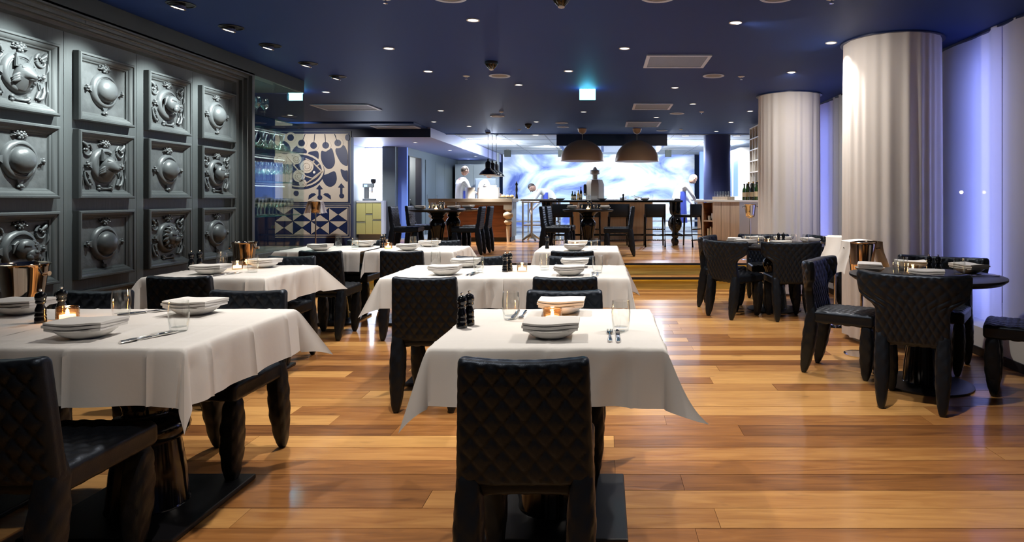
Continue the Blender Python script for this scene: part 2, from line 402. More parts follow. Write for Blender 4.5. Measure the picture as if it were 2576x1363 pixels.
def grapes():
    mb = MB()
    for u, v, r in [(0,0,.013), (-.016,.010,.012), (.016,.010,.012), (0,.022,.012), (-.010,-.012,.010), (.011,-.012,.010), (-.024,.026,.009), (.024,.026,.009), (.0,.04,.009)]:
        mb.ball((.016+r*.3, u, .155+v), r, 10, 6)
    for s in (-1, 1):
        for a in (.2, .9, 1.5):
            du, dv = math.cos(a)*.036, math.sin(a)*.03
            mb.tube([(.010, s*.022, .155), (.020, s*(.022+du*.6), .155+dv*.5), (.012, s*(.022+du*1.1), .155+dv)], [.006, .010, .002], 8, flat=.6)
        mb.tube([(.012, s*(.02+.03*math.sin(t*.5)), .185+.012*math.cos(t*.9)) for t in range(6)], .004, 8)
    return mb.mesh('grape_cluster', 60)
me_grape = grapes()
def rosette_wing():
    mb = MB()
    mb.prism([(-.115, .03), (-.150, .012), (-.168, .022), (-.184, 0), (-.168, -.022), (-.150, -.012), (-.115, -.03)], .004, .020, pl)
    mb.ball((.024, -.166, 0), .013, 10, 6); mb.ball((.020, -.17, .016), .009, 8, 6); mb.ball((.020, -.17, -.016), .009, 8, 6)
    return mb.mesh('rosette_wing', 40)
me_wing = rosette_wing()
def spiral(cu, cv, r0, r1, a0, turns, n=16): return [(.012, cu+(r0+(r1-r0)*t/n)*math.cos(a0+turns*2*math.pi*t/n), cv+(r0+(r1-r0)*t/n)*math.sin(a0+turns*2*math.pi*t/n)) for t in range(n+1)]
def scroll_top():
    mb = MB(); mb.tube(spiral(-.165, .105, .012, .052, .5, 1.1), [.004+.006*t/16 for t in range(17)], 8)
    mb.tube([(.010, -.205, .165), (.020, -.185, .145), (.012, -.16, .118)], [.008, .013, .009], 8)
    mb.ball((.014, -.172, .108), .012, 8, 6); mb.ball((.012, -.150, .128), .009, 8, 6)
    mb.tube([(.008, -.212, .12), (.014, -.216, .06), (.008, -.205, .03)], [.004, .009, .003], 8); return mb.mesh('corner_scroll', 60)
def scroll_low():
    mb = MB(); mb.tube([(.010, -.205, -.02), (.014, -.212, -.09), (.012, -.20, -.14), (.008, -.206, -.175)], [.007, .008, .006, .002], 8, flat=.6)
    mb.tube([(.010, -.185, -.045), (.014, -.182, -.10), (.016, -.165, -.14), (.014, -.140, -.150), (.012, -.125, -.128)], [.004, .010, .012, .010, .005], 8)
    mb.prism([(-.19, -.045), (-.13, -.040), (-.148, -.098)], .004, .016, pl); mb.prism([(-.178, -.053), (-.142, -.050), (-.152, -.082)], .014, .022, pl)
    mb.tube([(.012, -.145, -.10), (.016, -.118, -.145)], [.012, .007], 8); return mb.mesh('ribbon_scroll', 60)
def bone():
    mb = MB(); mb.tube([(.018, -.055, -.165), (.020, -.03, -.172), (.020, .03, -.172), (.018, .055, -.165)], [.013, .008, .008, .013], 10)
    for s in (-1, 1): mb.ball((.018, s*.060, -.156), .013, 10, 6); mb.ball((.018, s*.060, -.176), .013, 10, 6)
    return mb.mesh('bone', 60)
me_st, me_sl, me_bone = scroll_top(), scroll_low(), bone()
def head_mesh(kind):
    mb = MB(); E = mb.ball     # head looks out of the wall and a little along it
    if kind == 'fox':
        mb.tube([(.012, 0, -.052), (.035, 0, -.030), (.055, .002, -.004), (.068, .004, .006), (.086, .008, -.004), (.106, .013, -.014), (.124, .018, -.020), (.134, .020, -.020)], [.050, .050, .049, .045, .033, .022, .013, .006], 20)
        E((.136, .021, -.015), (.008, .009, .007), 10, 6); mb.tube([(.09, .010, -.026), (.11, .015, -.031), (.122, .018, -.031)], [.018, .012, .006], 10)
        for s in (-1, 1):
            mb.prism([(s*.012, .036), (s*.050, .026), (s*.046, .092)], .040, .056, pl); mb.prism([(s*.021, .041), (s*.043, .035), (s*.042, .074)], .054, .060, pl)
            E((.092, s*.020+.008, .012), (.007, .009, .006), 8, 6); mb.tube([(.078, s*.034+.004, .026), (.096, s*.014+.008, .020)], [.007, .004], 8)
            for q in range(3): mb.tube([(.066, s*.036, -.010-.012*q), (.060, s*.058, -.022-.012*q), (.046, s*.066, -.034-.010*q)], [.012, .008, .001], 8)
    elif kind == 'hound':
        E((.060, 0, .006), (.055, .050, .052), 20, 14); E((.098, .010, -.020), (.038, .034, .028), 16, 10); E((.134, .014, -.010), (.010, .014, .009), 8, 6)
        for s in (-1, 1):
            E((.108, s*.020+.010, -.034), (.024, .016, .020), 10, 8); E((.100, s*.024+.006, .014), .009, 8, 6)
            mb.tube([(.055, s*.040, .045), (.062, s*.064, .030), (.060, s*.066, -.010)], [.014, .016, .005], 10, flat=.6)
            mb.tube([(.1, s*.034, .028), (.114, s*.010+.006, .022)], .006, 6)
    elif kind == 'lion':
        E((.060, 0, .0), (.052, .046, .050), 20, 14); E((.100, .012, -.018), (.034, .026, .024), 16, 10); E((.130, .018, -.008), (.009, .013, .008), 8, 6)
        for k in range(14):
            a = 2*math.pi*k/14
            mb.tube([(.060, .040*math.cos(a), .042*math.sin(a)), (.062, .062*math.cos(a+.15), .064*math.sin(a+.15)), (.040, .076*math.cos(a+.3), .078*math.sin(a+.3))], [.014, .014, .003], 8)
        for s in (-1, 1): E((.100, s*.020+.008, .010), .008, 8, 6); mb.tube([(.1, s*.032, .022), (.112, s*.010+.006, .018)], .006, 6)
    else:
        E((.060, 0, .0), (.056, .054, .056), 20, 14); E((.104, .012, -.016), (.032, .026, .022), 16, 10); E((.134, .016, -.006), (.009, .014, .008), 8, 6)
        for s in (-1, 1):
            E((.050, s*.046, .046), (.010, .020, .020), 12, 8); E((.104, s*.022+.008, .014), .008, 8, 6); mb.tube([(.098, s*.034, .026), (.112, s*.012+.006, .022)], .006, 6)
    return mb.mesh('animal_head', 60)
me_heads = {k: head_mesh(k) for k in ('fox', 'hound', 'lion', 'bear')}
COLS = [4.19, 4.90, 5.61, 6.32]; ROWS = [2.074, 1.517, .940, .37]
ROWN = ['top row', 'second row', 'third row', 'lowest row']; COLN = ['nearest column', 'second column', 'third column', 'farthest column']
LAY = [['fox', None, 'hound', None], [None, 'fox', None, 'bear'], ['hound', None, 'lion', None], [None]*4]
HD = {'fox': 'fox head', 'hound': 'hound head', 'lion': 'lion head', 'bear': 'bear head', None: 'plain dome'}
for r in range(4):
    for c in range(4):
        k = LAY[r][c]
        t = thing('relief_panel', 'grey carved wall panel with %s medallion, %s, %s from camera' % (HD[k], ROWN[r], COLN[c]), 'wall panel', (WX, COLS[c], ROWS[r]), 0, 'carved wall panels')
        f = ob('panel_frame', me_frame, M_panel, t); ob('panel_field', me_field, M_field, t)
        if r == 3: t['label'] = 'grey carved wall panel behind the tables, lowest row, %s from camera' % COLN[c]
        g = ob('medallion_ring', me_ring, M_relief, t)
        if k: ob('dish', me_dish, M_relief, t); ob('animal_head', me_heads[k], M_relief, t, scale=(.85, 1.28, 1.28))['label'] = 'moulded '+HD[k]
        else: ob('dome', me_dome, M_relief, t)
        ob('grape_cluster', me_grape, M_relief, t)
        ob('rosette_wing', me_wing, M_relief, t); ob('rosette_wing', me_wing, M_relief, t, rot=(math.pi, 0, 0))
        if k:
            ob('corner_scroll', me_st, M_relief, t); ob('corner_scroll', me_st, M_relief, t, scale=(1, -1, 1))
            ob('ribbon_scroll', me_sl, M_relief, t); ob('ribbon_scroll', me_sl, M_relief, t, scale=(1, -1, 1))
            ob('bone', me_bone, M_relief, t)
        else:
            ob('rosette_wing', me_wing, M_relief, t, rot=(math.pi/2, 0, 0))

# ------------------------------------------------------------------ glass display case beyond the panels
ledge = tag(ob('display_plinth', MB().box((-4.4, WEND+.02, 0), (-3.58, 7.90, .70)).mesh('display_plinth', 0, .006), M_panel), 'dark grey plinth under the glass display case', 'plinth')
vit = thing('glass_case', 'floor to ceiling clear glass display case beside the panelled wall', 'display case', (-3.6, WEND+.02, .70))
def vp(name, a, b, m=M_pane): return ob(name, MB().box([a[i]-vit.location[i] for i in range(3)], [b[i]-vit.location[i] for i in range(3)]).mesh(name, 0), m, vit)
vp('glass_pane', (-3.61, WEND+.03, .702), (-3.60, 7.13, 2.50)); vp('glass_pane', (-3.61, 7.14, .702), (-3.60, 7.85, 2.53))
vp('glass_pane', (-4.38, 7.85, .702), (-3.60, 7.86, 2.53)); vp('pane_clip', (-3.62, 7.12, .95), (-3.59, 7.15, .98), M_chrome)
SH = [2.15, 1.82, 1.46, 1.09]
shelf_n = ['topmost glass shelf', 'second glass shelf from the top', 'third glass shelf from the top', 'lowest glass shelf']
for z, nm in zip(SH, shelf_n):
    tag(ob('glass_shelf', MB().box((-4.36, WEND+.06, z-.012), (-3.63, 7.80, z)).mesh('glass_shelf', 0), M_shelf), '%s in the display case, pale green edge' % nm, 'shelf', 'glass shelves in the display case')
wine_p = [(.034, 0), (.034, .002), (.006, .006), (.004, .012), (.004, .085), (.012, .095), (.034, .12), (.040, .15), (.036, .19), (.031, .215), (.0295, .215), (.034, .19), (.038, .15), (.032, .122), (.002, .100)]
flute_p = [(.030, 0), (.030, .002), (.005, .006), (.004, .01), (.004, .075), (.012, .085), (.027, .11), (.031, .14), (.029, .185), (.0275, .185), (.029, .14), (.0255, .112), (.002, .09)]
dec_p = [(.085, 0), (.095, .010), (.085, .028), (.04, .06), (.022, .10), (.020, .13), (.034, .20), (.032, .20), (.018, .13), (.020, .10), (.036, .062), (.08, .028), (.08, .008), (.002, .006)]
tumb_p = [(.027, 0), (.030, .004), (.036, .04), (.0375, .075), (.034, .118), (.0325, .118), (.0355, .075), (.034, .04), (.027, .016), (.002, .014)]
me_wine = MB().lathe(wine_p, 20).mesh('wine_glass', 60); me_flute = MB().lathe(flute_p, 20).mesh('wine_glass', 60)
me_dec = MB().lathe(dec_p, 28).mesh('decanter', 60); me_tumb = MB().lathe(tumb_p, 32).mesh('water_tumbler', 60)
def shelf_glasses(z, me, name, lab, cat, group, xs, ys):
    for x in xs:
        for yy in ys: tag(ob(name, me, M_glassw, None, (x+R.uniform(-.008, .008), yy+R.uniform(-.008, .008), z)), lab, cat, group)
shelf_glasses(1.46, me_wine, 'wine_glass', 'large stemmed wine glass in the crowded rows on the third glass shelf', 'wine glass', 'large wine glasses on the third shelf', [-3.70, -3.80, -3.90, -4.0], [WEND+.16+i*.118 for i in range(8)])
shelf_glasses(1.09, me_flute, 'wine_glass', 'small stemmed wine glass in the crowded rows on the lowest glass shelf', 'wine glass', 'small wine glasses on the lowest shelf', [-3.69, -3.78, -3.87, -3.96, -4.05], [WEND+.14+i*.086 for i in range(11)])
shelf_glasses(1.82, me_dec, 'decanter', 'wide based glass decanter among those on the second shelf', 'decanter', 'decanters on the second shelf', [-3.74, -3.96], [WEND+.20+i*.23 for i in range(4)])
shelf_glasses(2.15, me_wine, 'wine_glass', 'large stemmed wine glass on the topmost glass shelf', 'wine glass', 'wine glasses on the topmost shelf', [-3.72, -3.84, -3.96], [WEND+.16, WEND+.30, WEND+.44])
for i, z in enumerate(SH):  # strips added to give the shelved glasses something bright to reflect
    l_ = thing('added_case_light_strip', 'added thin white light strip at the back of the display case, %s' % ('topmost', 'second from top', 'third from top', 'lowest')[i], 'light strip', (-4.36, 7.3, z-.02), 0, 'added display case light strips')
    ob('strip', MB().box((0, -.5, -.012), (.012, .5, 0)).mesh('strip', 0), glow('case_strip', (.9, 1, 1), 14), l_); ob('channel', MB().box((-.012, -.5, -.014), (0, .5, .004)).mesh('channel', 0), M_chrome, l_)
spot((-3.9, 7.3, 2.50), 60, COOL, 2.4, .8, (-3.9, 7.3, 0), .05, 'case_light')

# ------------------------------------------------------------------ blue and cream mural with tiled cabinet below
MY = 12.96
def c2(cx, cy):      # measured on the mural itself -> metres from its centre line
    return ((630+cx/4.544-PX)*MY/F_PX, CAM_H+(PY-(320+cy/4.544))*MY/F_PX)
mur = thing('wall_mural', 'navy and cream wall mural of scrolls, lollipop shapes and a great eye', 'mural', (-5.8, MY, 1.2))
def mfn(u, v, d): return (u+5.8, -d, v-1.2)
def mpoly(name, pts, d0, d1, m): return ob(name, MB().prism([c2(*p) for p in pts], d0, d1, mfn).mesh(name, 0), m, mur)
def mell(name, cx, cy, rx, ry, d0, d1, m, a0=0, a1=360, n=28):
    k = n if a1-a0 >= 360 else n+1
    return mpoly(name, [(cx+rx*math.cos(math.radians(a0+(a1-a0)*i/n)), cy+ry*math.sin(math.radians(a0+(a1-a0)*i/n))) for i in range(k)], d0, d1, m)
def mline(name, pts, wd, m, d=.024):
    q = [c2(*p) for p in pts]; return ob(name, MB().tube([mfn(u, v, d) for u, v in q], wd, 6, flat=.7).mesh(name, 40), m, mur)
mpoly('backing_board', [(262, 40), (1150, 40), (1150, 885), (262, 885)], -.05, .0, M_navy)
for a, b in (((262, 48), (1145, 48)), ((1145, 48), (1145, 872)), ((262, 872), (1145, 872))): mline('border_line', [a, b], .006, M_greyw, .004)
mpoly('cream_board', [(285, 75), (1117, 75), (1117, 852), (285, 852)], .0, .010, M_cream)
def smooth2(P, k=5):      # closed Catmull-Rom through the points
    n = len(P); out = []
    for i in range(n):
        p0, p1, p2, p3 = P[i-1], P[i], P[(i+1) % n], P[(i+2) % n]
        for j in range(k):
            t = j/k; out.append(tuple(.5*(2*p1[c]+(p2[c]-p0[c])*t+(2*p0[c]-5*p1[c]+4*p2[c]-p3[c])*t*t+(3*p1[c]-p0[c]-3*p2[c]+p3[c])*t**3) for c in (0, 1)))
    return out
for P in ([(345, 235), (385, 165), (440, 205), (452, 262), (420, 300), (350, 290)], [(492, 275), (545, 215), (610, 245), (640, 275), (620, 305), (540, 300)], [(668, 300), (705, 280), (770, 282), (772, 360), (720, 330)],
          [(824, 280), (870, 286), (925, 252), (952, 330), (958, 405), (930, 455), (885, 464), (845, 425), (820, 360)], [(985, 262), (1060, 215), (1095, 260), (1112, 340), (1108, 425), (1065, 420), (1022, 370)],
          [(838, 600), (846, 556), (890, 538), (958, 512), (980, 580), (965, 640), (920, 672), (872, 655)], [(1040, 486), (1080, 500), (1110, 505), (1110, 610), (1075, 592), (1050, 545)]):
    mx_, my_ = sum(p[0] for p in P)/len(P), sum(p[1] for p in P)/len(P)
    mpoly('navy_shape', [(min(1115, mx_+(u-mx_)*1.13), my_+(v-my_)*1.10) for u, v in smooth2(P)], .010, .016, M_navy)
for x, yy, sx in ((465, 120, 480), (590, 182, 630), (727, 210, 740), (865, 208, 855), (1003, 180, 965)):
    mell('lollipop_ring', x, yy, 62, 62, .010, .018, M_cream); mell('lollipop', x, yy, 38, 38, .018, .024, M_navy); mline('lollipop_stick', [(x, yy), (sx, 78)], .008, M_navy, .018)
mell('lollipop', 1112, 118, 26, 38, .010, .018, M_navy)
mell('eye_navy_ellipse', 580, 505, 270, 205, .010, .018, M_navy, -112, 112); mell('eye_outline', 575, 490, 270, 195, .018, .026, M_cream, -110, 110)  # navy ellipse of the mural pattern behind the eye outline
mell('eye_field', 560, 490, 262, 178, .026, .032, M_navy, -106, 106)
for x, yy, r in ((655, 450, 76), (535, 365, 58), (352, 372, 72), (565, 558, 70), (610, 640, 44), (430, 470, 60)):
    mell('scroll_disc', x, yy, r, r, .032, .040, M_cream)
    mline('scroll_line', [(x+(r*.75-r*.5*t/18)*math.cos(t*.55), yy+(r*.75-r*.5*t/18)*math.sin(t*.55)) for t in range(19)], .007, M_tan, .041)
for P in ([(500, 430), (560, 500), (640, 560), (720, 585), (830, 500)], [(640, 360), (720, 400), (820, 500)], [(740, 380), (715, 420)], [(800, 420), (765, 450)], [(830, 500), (760, 570), (650, 640)], [(430, 330), (520, 430)]):
    mline('scroll_band', P, .022, M_cream, .030)
mell('pupil', 738, 515, 14, 14, .032, .042, M_white)
for s, x in ((1, 710), (-1, 880)): mpoly('half_moon', [(x+s*-45, 825), (x+s*-38, 780), (x+s*-10, 756), (x+s*25, 754), (x+s*44, 768)], .010, .018, M_navy)
for x, yy in ((793, 690), (1042, 672)):
    mpoly('keyhole_diamond', [(x, yy-32), (x+38, yy+15), (x+12, yy+20), (x+12, yy+100), (x-12, yy+100), (x-12, yy+20), (x-38, yy+15)], .010, .018, M_navy); mell('keyhole_ball', x+4, yy+112, 28, 26, .010, .019, M_navy)
mell('keyhole_ball', 527, 755, 30, 30, .010, .018, M_navy)
cabt = thing('tiled_cabinet', 'low navy cabinet front of navy and cream triangle tiles below the mural', 'cabinet', (-5.8, MY, UP))
def cfn(u, v, d): return (u+5.8, -d, v-UP)
def cpoly(name, pts, d0, d1, m): return ob(name, MB().prism([c2(*p) for p in pts], d0, d1, cfn).mesh(name, 0), m, cabt)
(_, zb) = c2(0, 885)
ob('cabinet_body', MB().box((-1.0, -.0, 0), (.78, .05, zb-UP)).mesh('cabinet_body', 0), M_navy, cabt)
for P in ([(283, 888), (1142, 888), (1142, 893), (283, 893)], [(1137, 893), (1142, 893), (1142, 1260), (1137, 1260)], [(283, 1252), (1142, 1252), (1142, 1260), (283, 1260)], [(283, 910), (1120, 910), (1120, 918), (283, 918)], [(1114, 918), (1120, 918), (1120, 1236), (1114, 1236)], [(283, 1228), (1120, 1228), (1120, 1236), (283, 1236)]):
    cpoly('border_strip', P, 0, .006, M_cream)
for i in range(4):
    for j in range(2):
        x0, x1 = 283+i*206.5, 283+(i+1)*206.5-3; y0, y1 = 924+j*151, 924+(j+1)*151-3; cx, cy = (x0+x1)/2, (y0+y1)/2; q = 4
        for t, P in enumerate(([(x0+q, y0), (x1-q, y0), (cx, cy-q)], [(x1, y0+q), (x1, y1-q), (cx+q, cy)], [(x1-q, y1), (x0+q, y1), (cx, cy+q)], [(x0, y1-q), (x0, y0+q), (cx-q, cy)])):
            cpoly('triangle_tile', P, 0, .008, M_navyg if (t+i+j) % 2 else M_cream)
spot((-5.6, 11.2, 2.62), 110, (1, .95, .88), 1.6, .8, (-5.8, MY, 1.5), .05, 'mural_light')

# ------------------------------------------------------------------ niche, passage and grey walls at back left
box_struct('wall_niche_left', (-5.76, 13.12, UP), (-5.66, 15.5, 2.488), M_greyw)
box_struct('wall_niche_back', (-5.7, 15.5, UP), (-4.9, 15.6, 2.49), M_white)
box_struct('wall_niche_right', (-5.18, 15.28, UP), (-4.88, 15.48, 2.488), M_greyd)
box_struct('wall_blue', (-5.0, 15.52, UP), (-4.68, 15.62, 2.49), M_blue)
box_struct('wall_passage', (-4.80, 16.75, UP), (-4.68, 20.9, 2.49), M_greyd)
box_struct('wall_passage_lintel', (-4.80, 15.62, 2.30), (-4.68, 16.75, 2.49), M_greyd)
box_struct('wall_passage_room', (-7.2, 16.9, UP), (-4.85, 17.0, 2.49), M_greyd)
dj = box_struct('door_1', (-4.81, 15.64, UP), (-4.665, 15.72, 2.30), M_black)
box_struct('door_2', (-4.81, 16.68, UP), (-4.665, 16.76, 2.30), M_black)
for i, yy in enumerate((17.6, 18.6, 19.6)):
    d = thing('wall_cabinet_door', 'tall flush grey cabinet door in the back left passage, number %s from the doorway' % ('one', 'two', 'three')[i], 'cabinet door', (-4.68, yy, UP+.02), 0, 'grey cabinet doors')
    ob('door_leaf', MB().box((0, -.49, 0), (.018, .49, 1.93)).mesh('door_leaf', 0), M_greyd, d); ob('handle', MB().box((.018, -.42, .88), (.035, -.39, 1.02)).mesh('handle', 0), M_chrome, d)
M_nlight = glow('niche_light', (.72, .80, 1), 12)
nl = thing('niche_light_panel', 'glowing white backlit panel above the yellow cabinets', 'light panel', (-5.36, 15.49, 1.24))
ob('diffuser', MB().box((-.29, 0, .0), (.29, .009, 1.22)).mesh('diffuser', 0), M_nlight, nl); ob('frame', MB().box((-.30, .0, 1.22), (.30, .009, 1.24)).mesh('frame', 0), M_chrome, nl)
yc = thing('yellow_cabinet', 'pale yellow drawer cabinet with white top under the lit niche', 'cabinet', (-5.36, 14.9, UP+.002))
ob('cabinet_body', MB().box((-.28, .02, .12), (.28, .36, .85)).mesh('cabinet_body', 0), M_white, yc); ob('worktop', MB().box((-.28, 0, .85), (.28, .36, .885)).mesh('worktop', 0), M_white, yc); ob('plinth', MB().box((-.26, .08, 0), (.26, .34, .12)).mesh('plinth', 0), M_grille, yc)
for a, b in (((-.278, .42), (-.075, .845)), ((-.278, .125), (-.075, .40)), ((-.07, .60), (.085, .845)), ((-.07, .125), (.085, .58)), ((.09, .47), (.278, .845)), ((.09, .125), (.278, .45))):
    dr = ob('drawer_front', MB().box((a[0], 0, a[1]), (b[0], .02, b[1])).mesh('drawer_front', 0, .003), M_yellow, yc); ob('grip', MB().box((a[0], -.004, b[1]-.015), (b[0], .0, b[1]-.004)).mesh('grip', 0), M_chrome, dr)
cm = thing('coffee_machine', 'chrome and blue-lit coffee machine standing on the yellow cabinet', 'coffee machine', (-5.42, 15.15, UP+.887))
ob('base', MB().box((-.14, -.1, 0), (.17, .12, .05)).mesh('base', 0, .01), M_chrome, cm); ob('body', MB().box((-.14, .0, .05), (-.02, .12, .34)).mesh('body', 0, .01), M_brushed, cm)
ob('head', MB().box((-.14, -.10, .30), (.13, .10, .40)).mesh('head', 0, .015), M_chrome, cm); ob('hopper', MB().lathe([(.04, .40), (.06, .43), (.06, .50), (.02, .51)], 16, (.08, 0, 0)).mesh('hopper', 50), M_black, cm)
ob('spout', MB().lathe([(.012, .18), (.02, .22), (.02, .30)], 12, (.06, -.03, 0)).mesh('spout', 50), M_chrome, cm); ob('portafilter', MB().tube([(.06, -.05, .24), (.06, -.18, .22)], .012, 8).mesh('portafilter', 50), M_black, cm); ob('display', MB().box((-.10, -.105, .32), (-.03, -.10, .37)).mesh('display', 0), glow('machine_display', (.2, .4, 1), 3), cm)
dl = thing('passage_lamp', 'small square glowing wall lamp inside the dark doorway', 'wall lamp', (-5.6, 16.89, 2.05))
ob('lamp_shade', MB().box((-.07, -.06, -.10), (.07, 0, .10)).mesh('lamp_shade', 0, .01), glow('wall_lamp_shade', (1, .97, .9), 6), dl); ob('back_plate', MB().box((-.04, 0, -.05), (.04, .01, .05)).mesh('back_plate', 0), M_chrome, dl)
point((-5.3, 16.3, 2.2), 30, (1, .95, .88), .05, None, 'passage_light')
spot((-5.3, 13.9, 2.45), 70, WHITE, 1.5, .8, (-5.36, 14.95, .6), .05, 'cabinet_fill_beam')  # added fill spot without a fitting, brightens the yellow cabinet front
hs = thing('hand_sink', 'stainless splash sink unit glimpsed through the doorway', 'sink', (-5.25, 16.5, UP+.002))
ob('basin', MB().box((-.25, -.2, .80), (.3, .25, .90)).mesh('basin', 0, .02), M_brushed, hs); ob('splash_back', MB().prism([(-.25, .9), (.3, .9), (.10, 1.18), (-.25, 1.22)], .25, .27, lambda u, v, d: (u, d, v)).mesh('splash_back', 0), M_chrome, hs); ob('cupboard', MB().box((-.22, -.17, 0), (.27, .22, .80)).mesh('cupboard', 0), M_pale, hs)

# ------------------------------------------------------------------ right side: columns, window, curtains
def pleated(r0, z0, z1, n, seed, amp=.013, waves=15):
    rs = random.Random(seed); ph = [rs.uniform(0, 6.28) for _ in range(4)]; mb = MB(); V = []; F = []; nz = 14
    for j in range(nz+1):
        z = z0+(z1-z0)*j/nz; f = 1-.75*(j/nz)**3
        for k in range(n):
            a = 2*math.pi*k/n
            d = amp*f*(1.3*math.sin(waves*a+ph[0]+.8*math.sin(3*a+ph[1]))*(.45+.55*math.sin(5*a+ph[2]))+.35*math.sin(29*a+ph[2])+.35*math.sin(37*a+ph[3])*max(0, math.sin(3*a+ph[1])))
            V.append(((r0+d)*math.cos(a), (r0+d)*math.sin(a), z))
    for j in range(nz):
        for k in range(n): F.append((j*n+k, j*n+(k+1) % n, (j+1)*n+(k+1) % n, (j+1)*n+k))
    return mb.add(V, F).mesh('column_curtain', 180, clean=False)
def column(x, yy, z0, label, seed):
    t = thing('curtained_column', label, 'column', (x, yy, z0))
    ob('column_core', MB().lathe([(.33, 0), (.33, CEIL-z0-.002)], 40).mesh('column_core', 60), M_cream, t)
    ob('column_curtain', pleated(.405, .045 if seed == 1 else .03, CEIL-z0-.012, 420, seed), M_sheer, t)
    ob('ceiling_ring', MB().lathe([(.405, CEIL-z0-.012), (.435, CEIL-z0-.012), (.435, CEIL-z0-.001), (.405, CEIL-z0-.001), (.405, CEIL-z0-.012)], 48).mesh('ceiling_ring', 40), M_navyg, t)
column(2.58, 5.90, 0, 'wide round column wrapped in white sheer curtain beside the near round table', 1)
column(2.52, 8.97, 0, 'white curtain wrapped round column behind the far round table', 2)
cb = thing('blue_column', 'smooth dark blue round column rising behind the pale counter', 'column', (2.63, 15.35, UP+.002))
ob('column_shaft', MB().lathe([(.31, 0), (.31, KCEIL-UP-.004)], 40).mesh('column_shaft', 60), M_deep, cb); ob('column_foot', MB().lathe([(.325, 0), (.325, .08), (.31, .09)], 40).mesh('column_foot', 40), M_black, cb)
# window wall behind the voile
ld = box_struct('trim_window_ledge', (3.04, -1.6, .07), (3.95, 14.2, .23), M_white)
box_struct('baseboard_right', (3.03, -1.6, 0), (3.95, 14.2, .069), M_black)
M_night = mat('night_glass', (.010, .014, .030), .05, spec=.8)
for i, yy in enumerate((1.0, 3.0, 5.0, 7.0, 9.0, 11.0)):
    wn = box_struct('window_%d' % (i+1), (3.90, yy+.03, .25), (3.93, yy+1.97, CEIL-.02), M_night)
    ob('window_frame', MB().box((3.86, yy-.03, .231), (3.94, yy+.03, CEIL-.001)).mesh('window_frame', 0), M_black, wn)
def voile(y0, y1, label, seed):
    rs = random.Random(seed); ph = [rs.uniform(0, 6.28) for _ in range(5)]; n = int((y1-y0)/.012); nz = 8; V = []; F = []
    for j in range(nz+1):
        z = .245+(CEIL-.005-.245)*j/nz
        for k in range(n+1):
            yy = y0+(y1-y0)*k/n; s = yy
            d = .045*(math.sin(26*s+ph[0]+1.3*math.sin(2.1*s+ph[1]))*(.5+.5*math.sin(3.3*s+ph[2]))+.4*math.sin(9*s+ph[3]))*(1-.25*j/nz)
            V.append((d, yy-y0, z))
    for j in range(nz):
        for k in range(n): F.append((j*(n+1)+k, j*(n+1)+k+1, (j+1)*(n+1)+k+1, (j+1)*(n+1)+k))
    t = thing('window_voile', label, 'curtain', (XC, y0, 0), 0, 'sheer curtains along the window wall')
    ob('voile_cloth', MB().add(V, F).mesh('voile_cloth', 180, clean=False), M_voile, t)
    ob('curtain_track', MB().box((-.02, 0, CEIL-.02), (.02, y1-y0, CEIL-.001)).mesh('curtain_track', 0), M_navy, t)
voile(2.4, 5.28, 'grey sheer window curtain at the right edge, nearest the camera', 11)
voile(5.281, 6.89, 'blue lit sheer window curtain right beside the big column', 12)
voile(6.891, 10.2, 'lilac sheer window curtain between the two columns', 13)
for i, (yy, p) in enumerate(((5.56, 40), (7.9, 34), (9.6, 30))):
    u = thing('blue_uplight', 'blue light tube hidden behind the window curtain, %s' % ('beside the big column', 'between the columns', 'behind the rear column')[i], 'light', (3.58, yy, .232), 0, 'blue curtain lights')
    ob('tube', MB().lathe([(.018, .05), (.018, 2.3)], 12).mesh('tube', 50), M_bled, u); ob('base', MB().lathe([(.06, 0), (.06, .03), (.02, .05)], 16).mesh('base', 40), M_black, u)
    area((3.60, yy, 1.4), (.3, 2.2), p*.27, (.28, .34, 1), (0, yy, 1.4), 'blue_light', None, 115)
# lamps glimpsed outside (through the voile)
for i, (yy, z) in enumerate(((6.95, 1.34), (5.30, 1.33))):
    s_ = thing('street_lamp_head', 'tiny bright lamp seen through the window curtain, %s' % ('beside the big column', 'right of the blue curtain')[i], 'lamp', (3.78, yy, z))
    ob('bulb', MB().ball((0, 0, 0), .018).mesh('bulb', 60), glow('outside_lamp_%d' % i, (1, .8, .6), 60 if i == 0 else 8), s_); ob('bracket', MB().tube([(.012, 0, 0), (.115, 0, .0)], .006, 8).mesh('bracket', 40), M_black, s_)

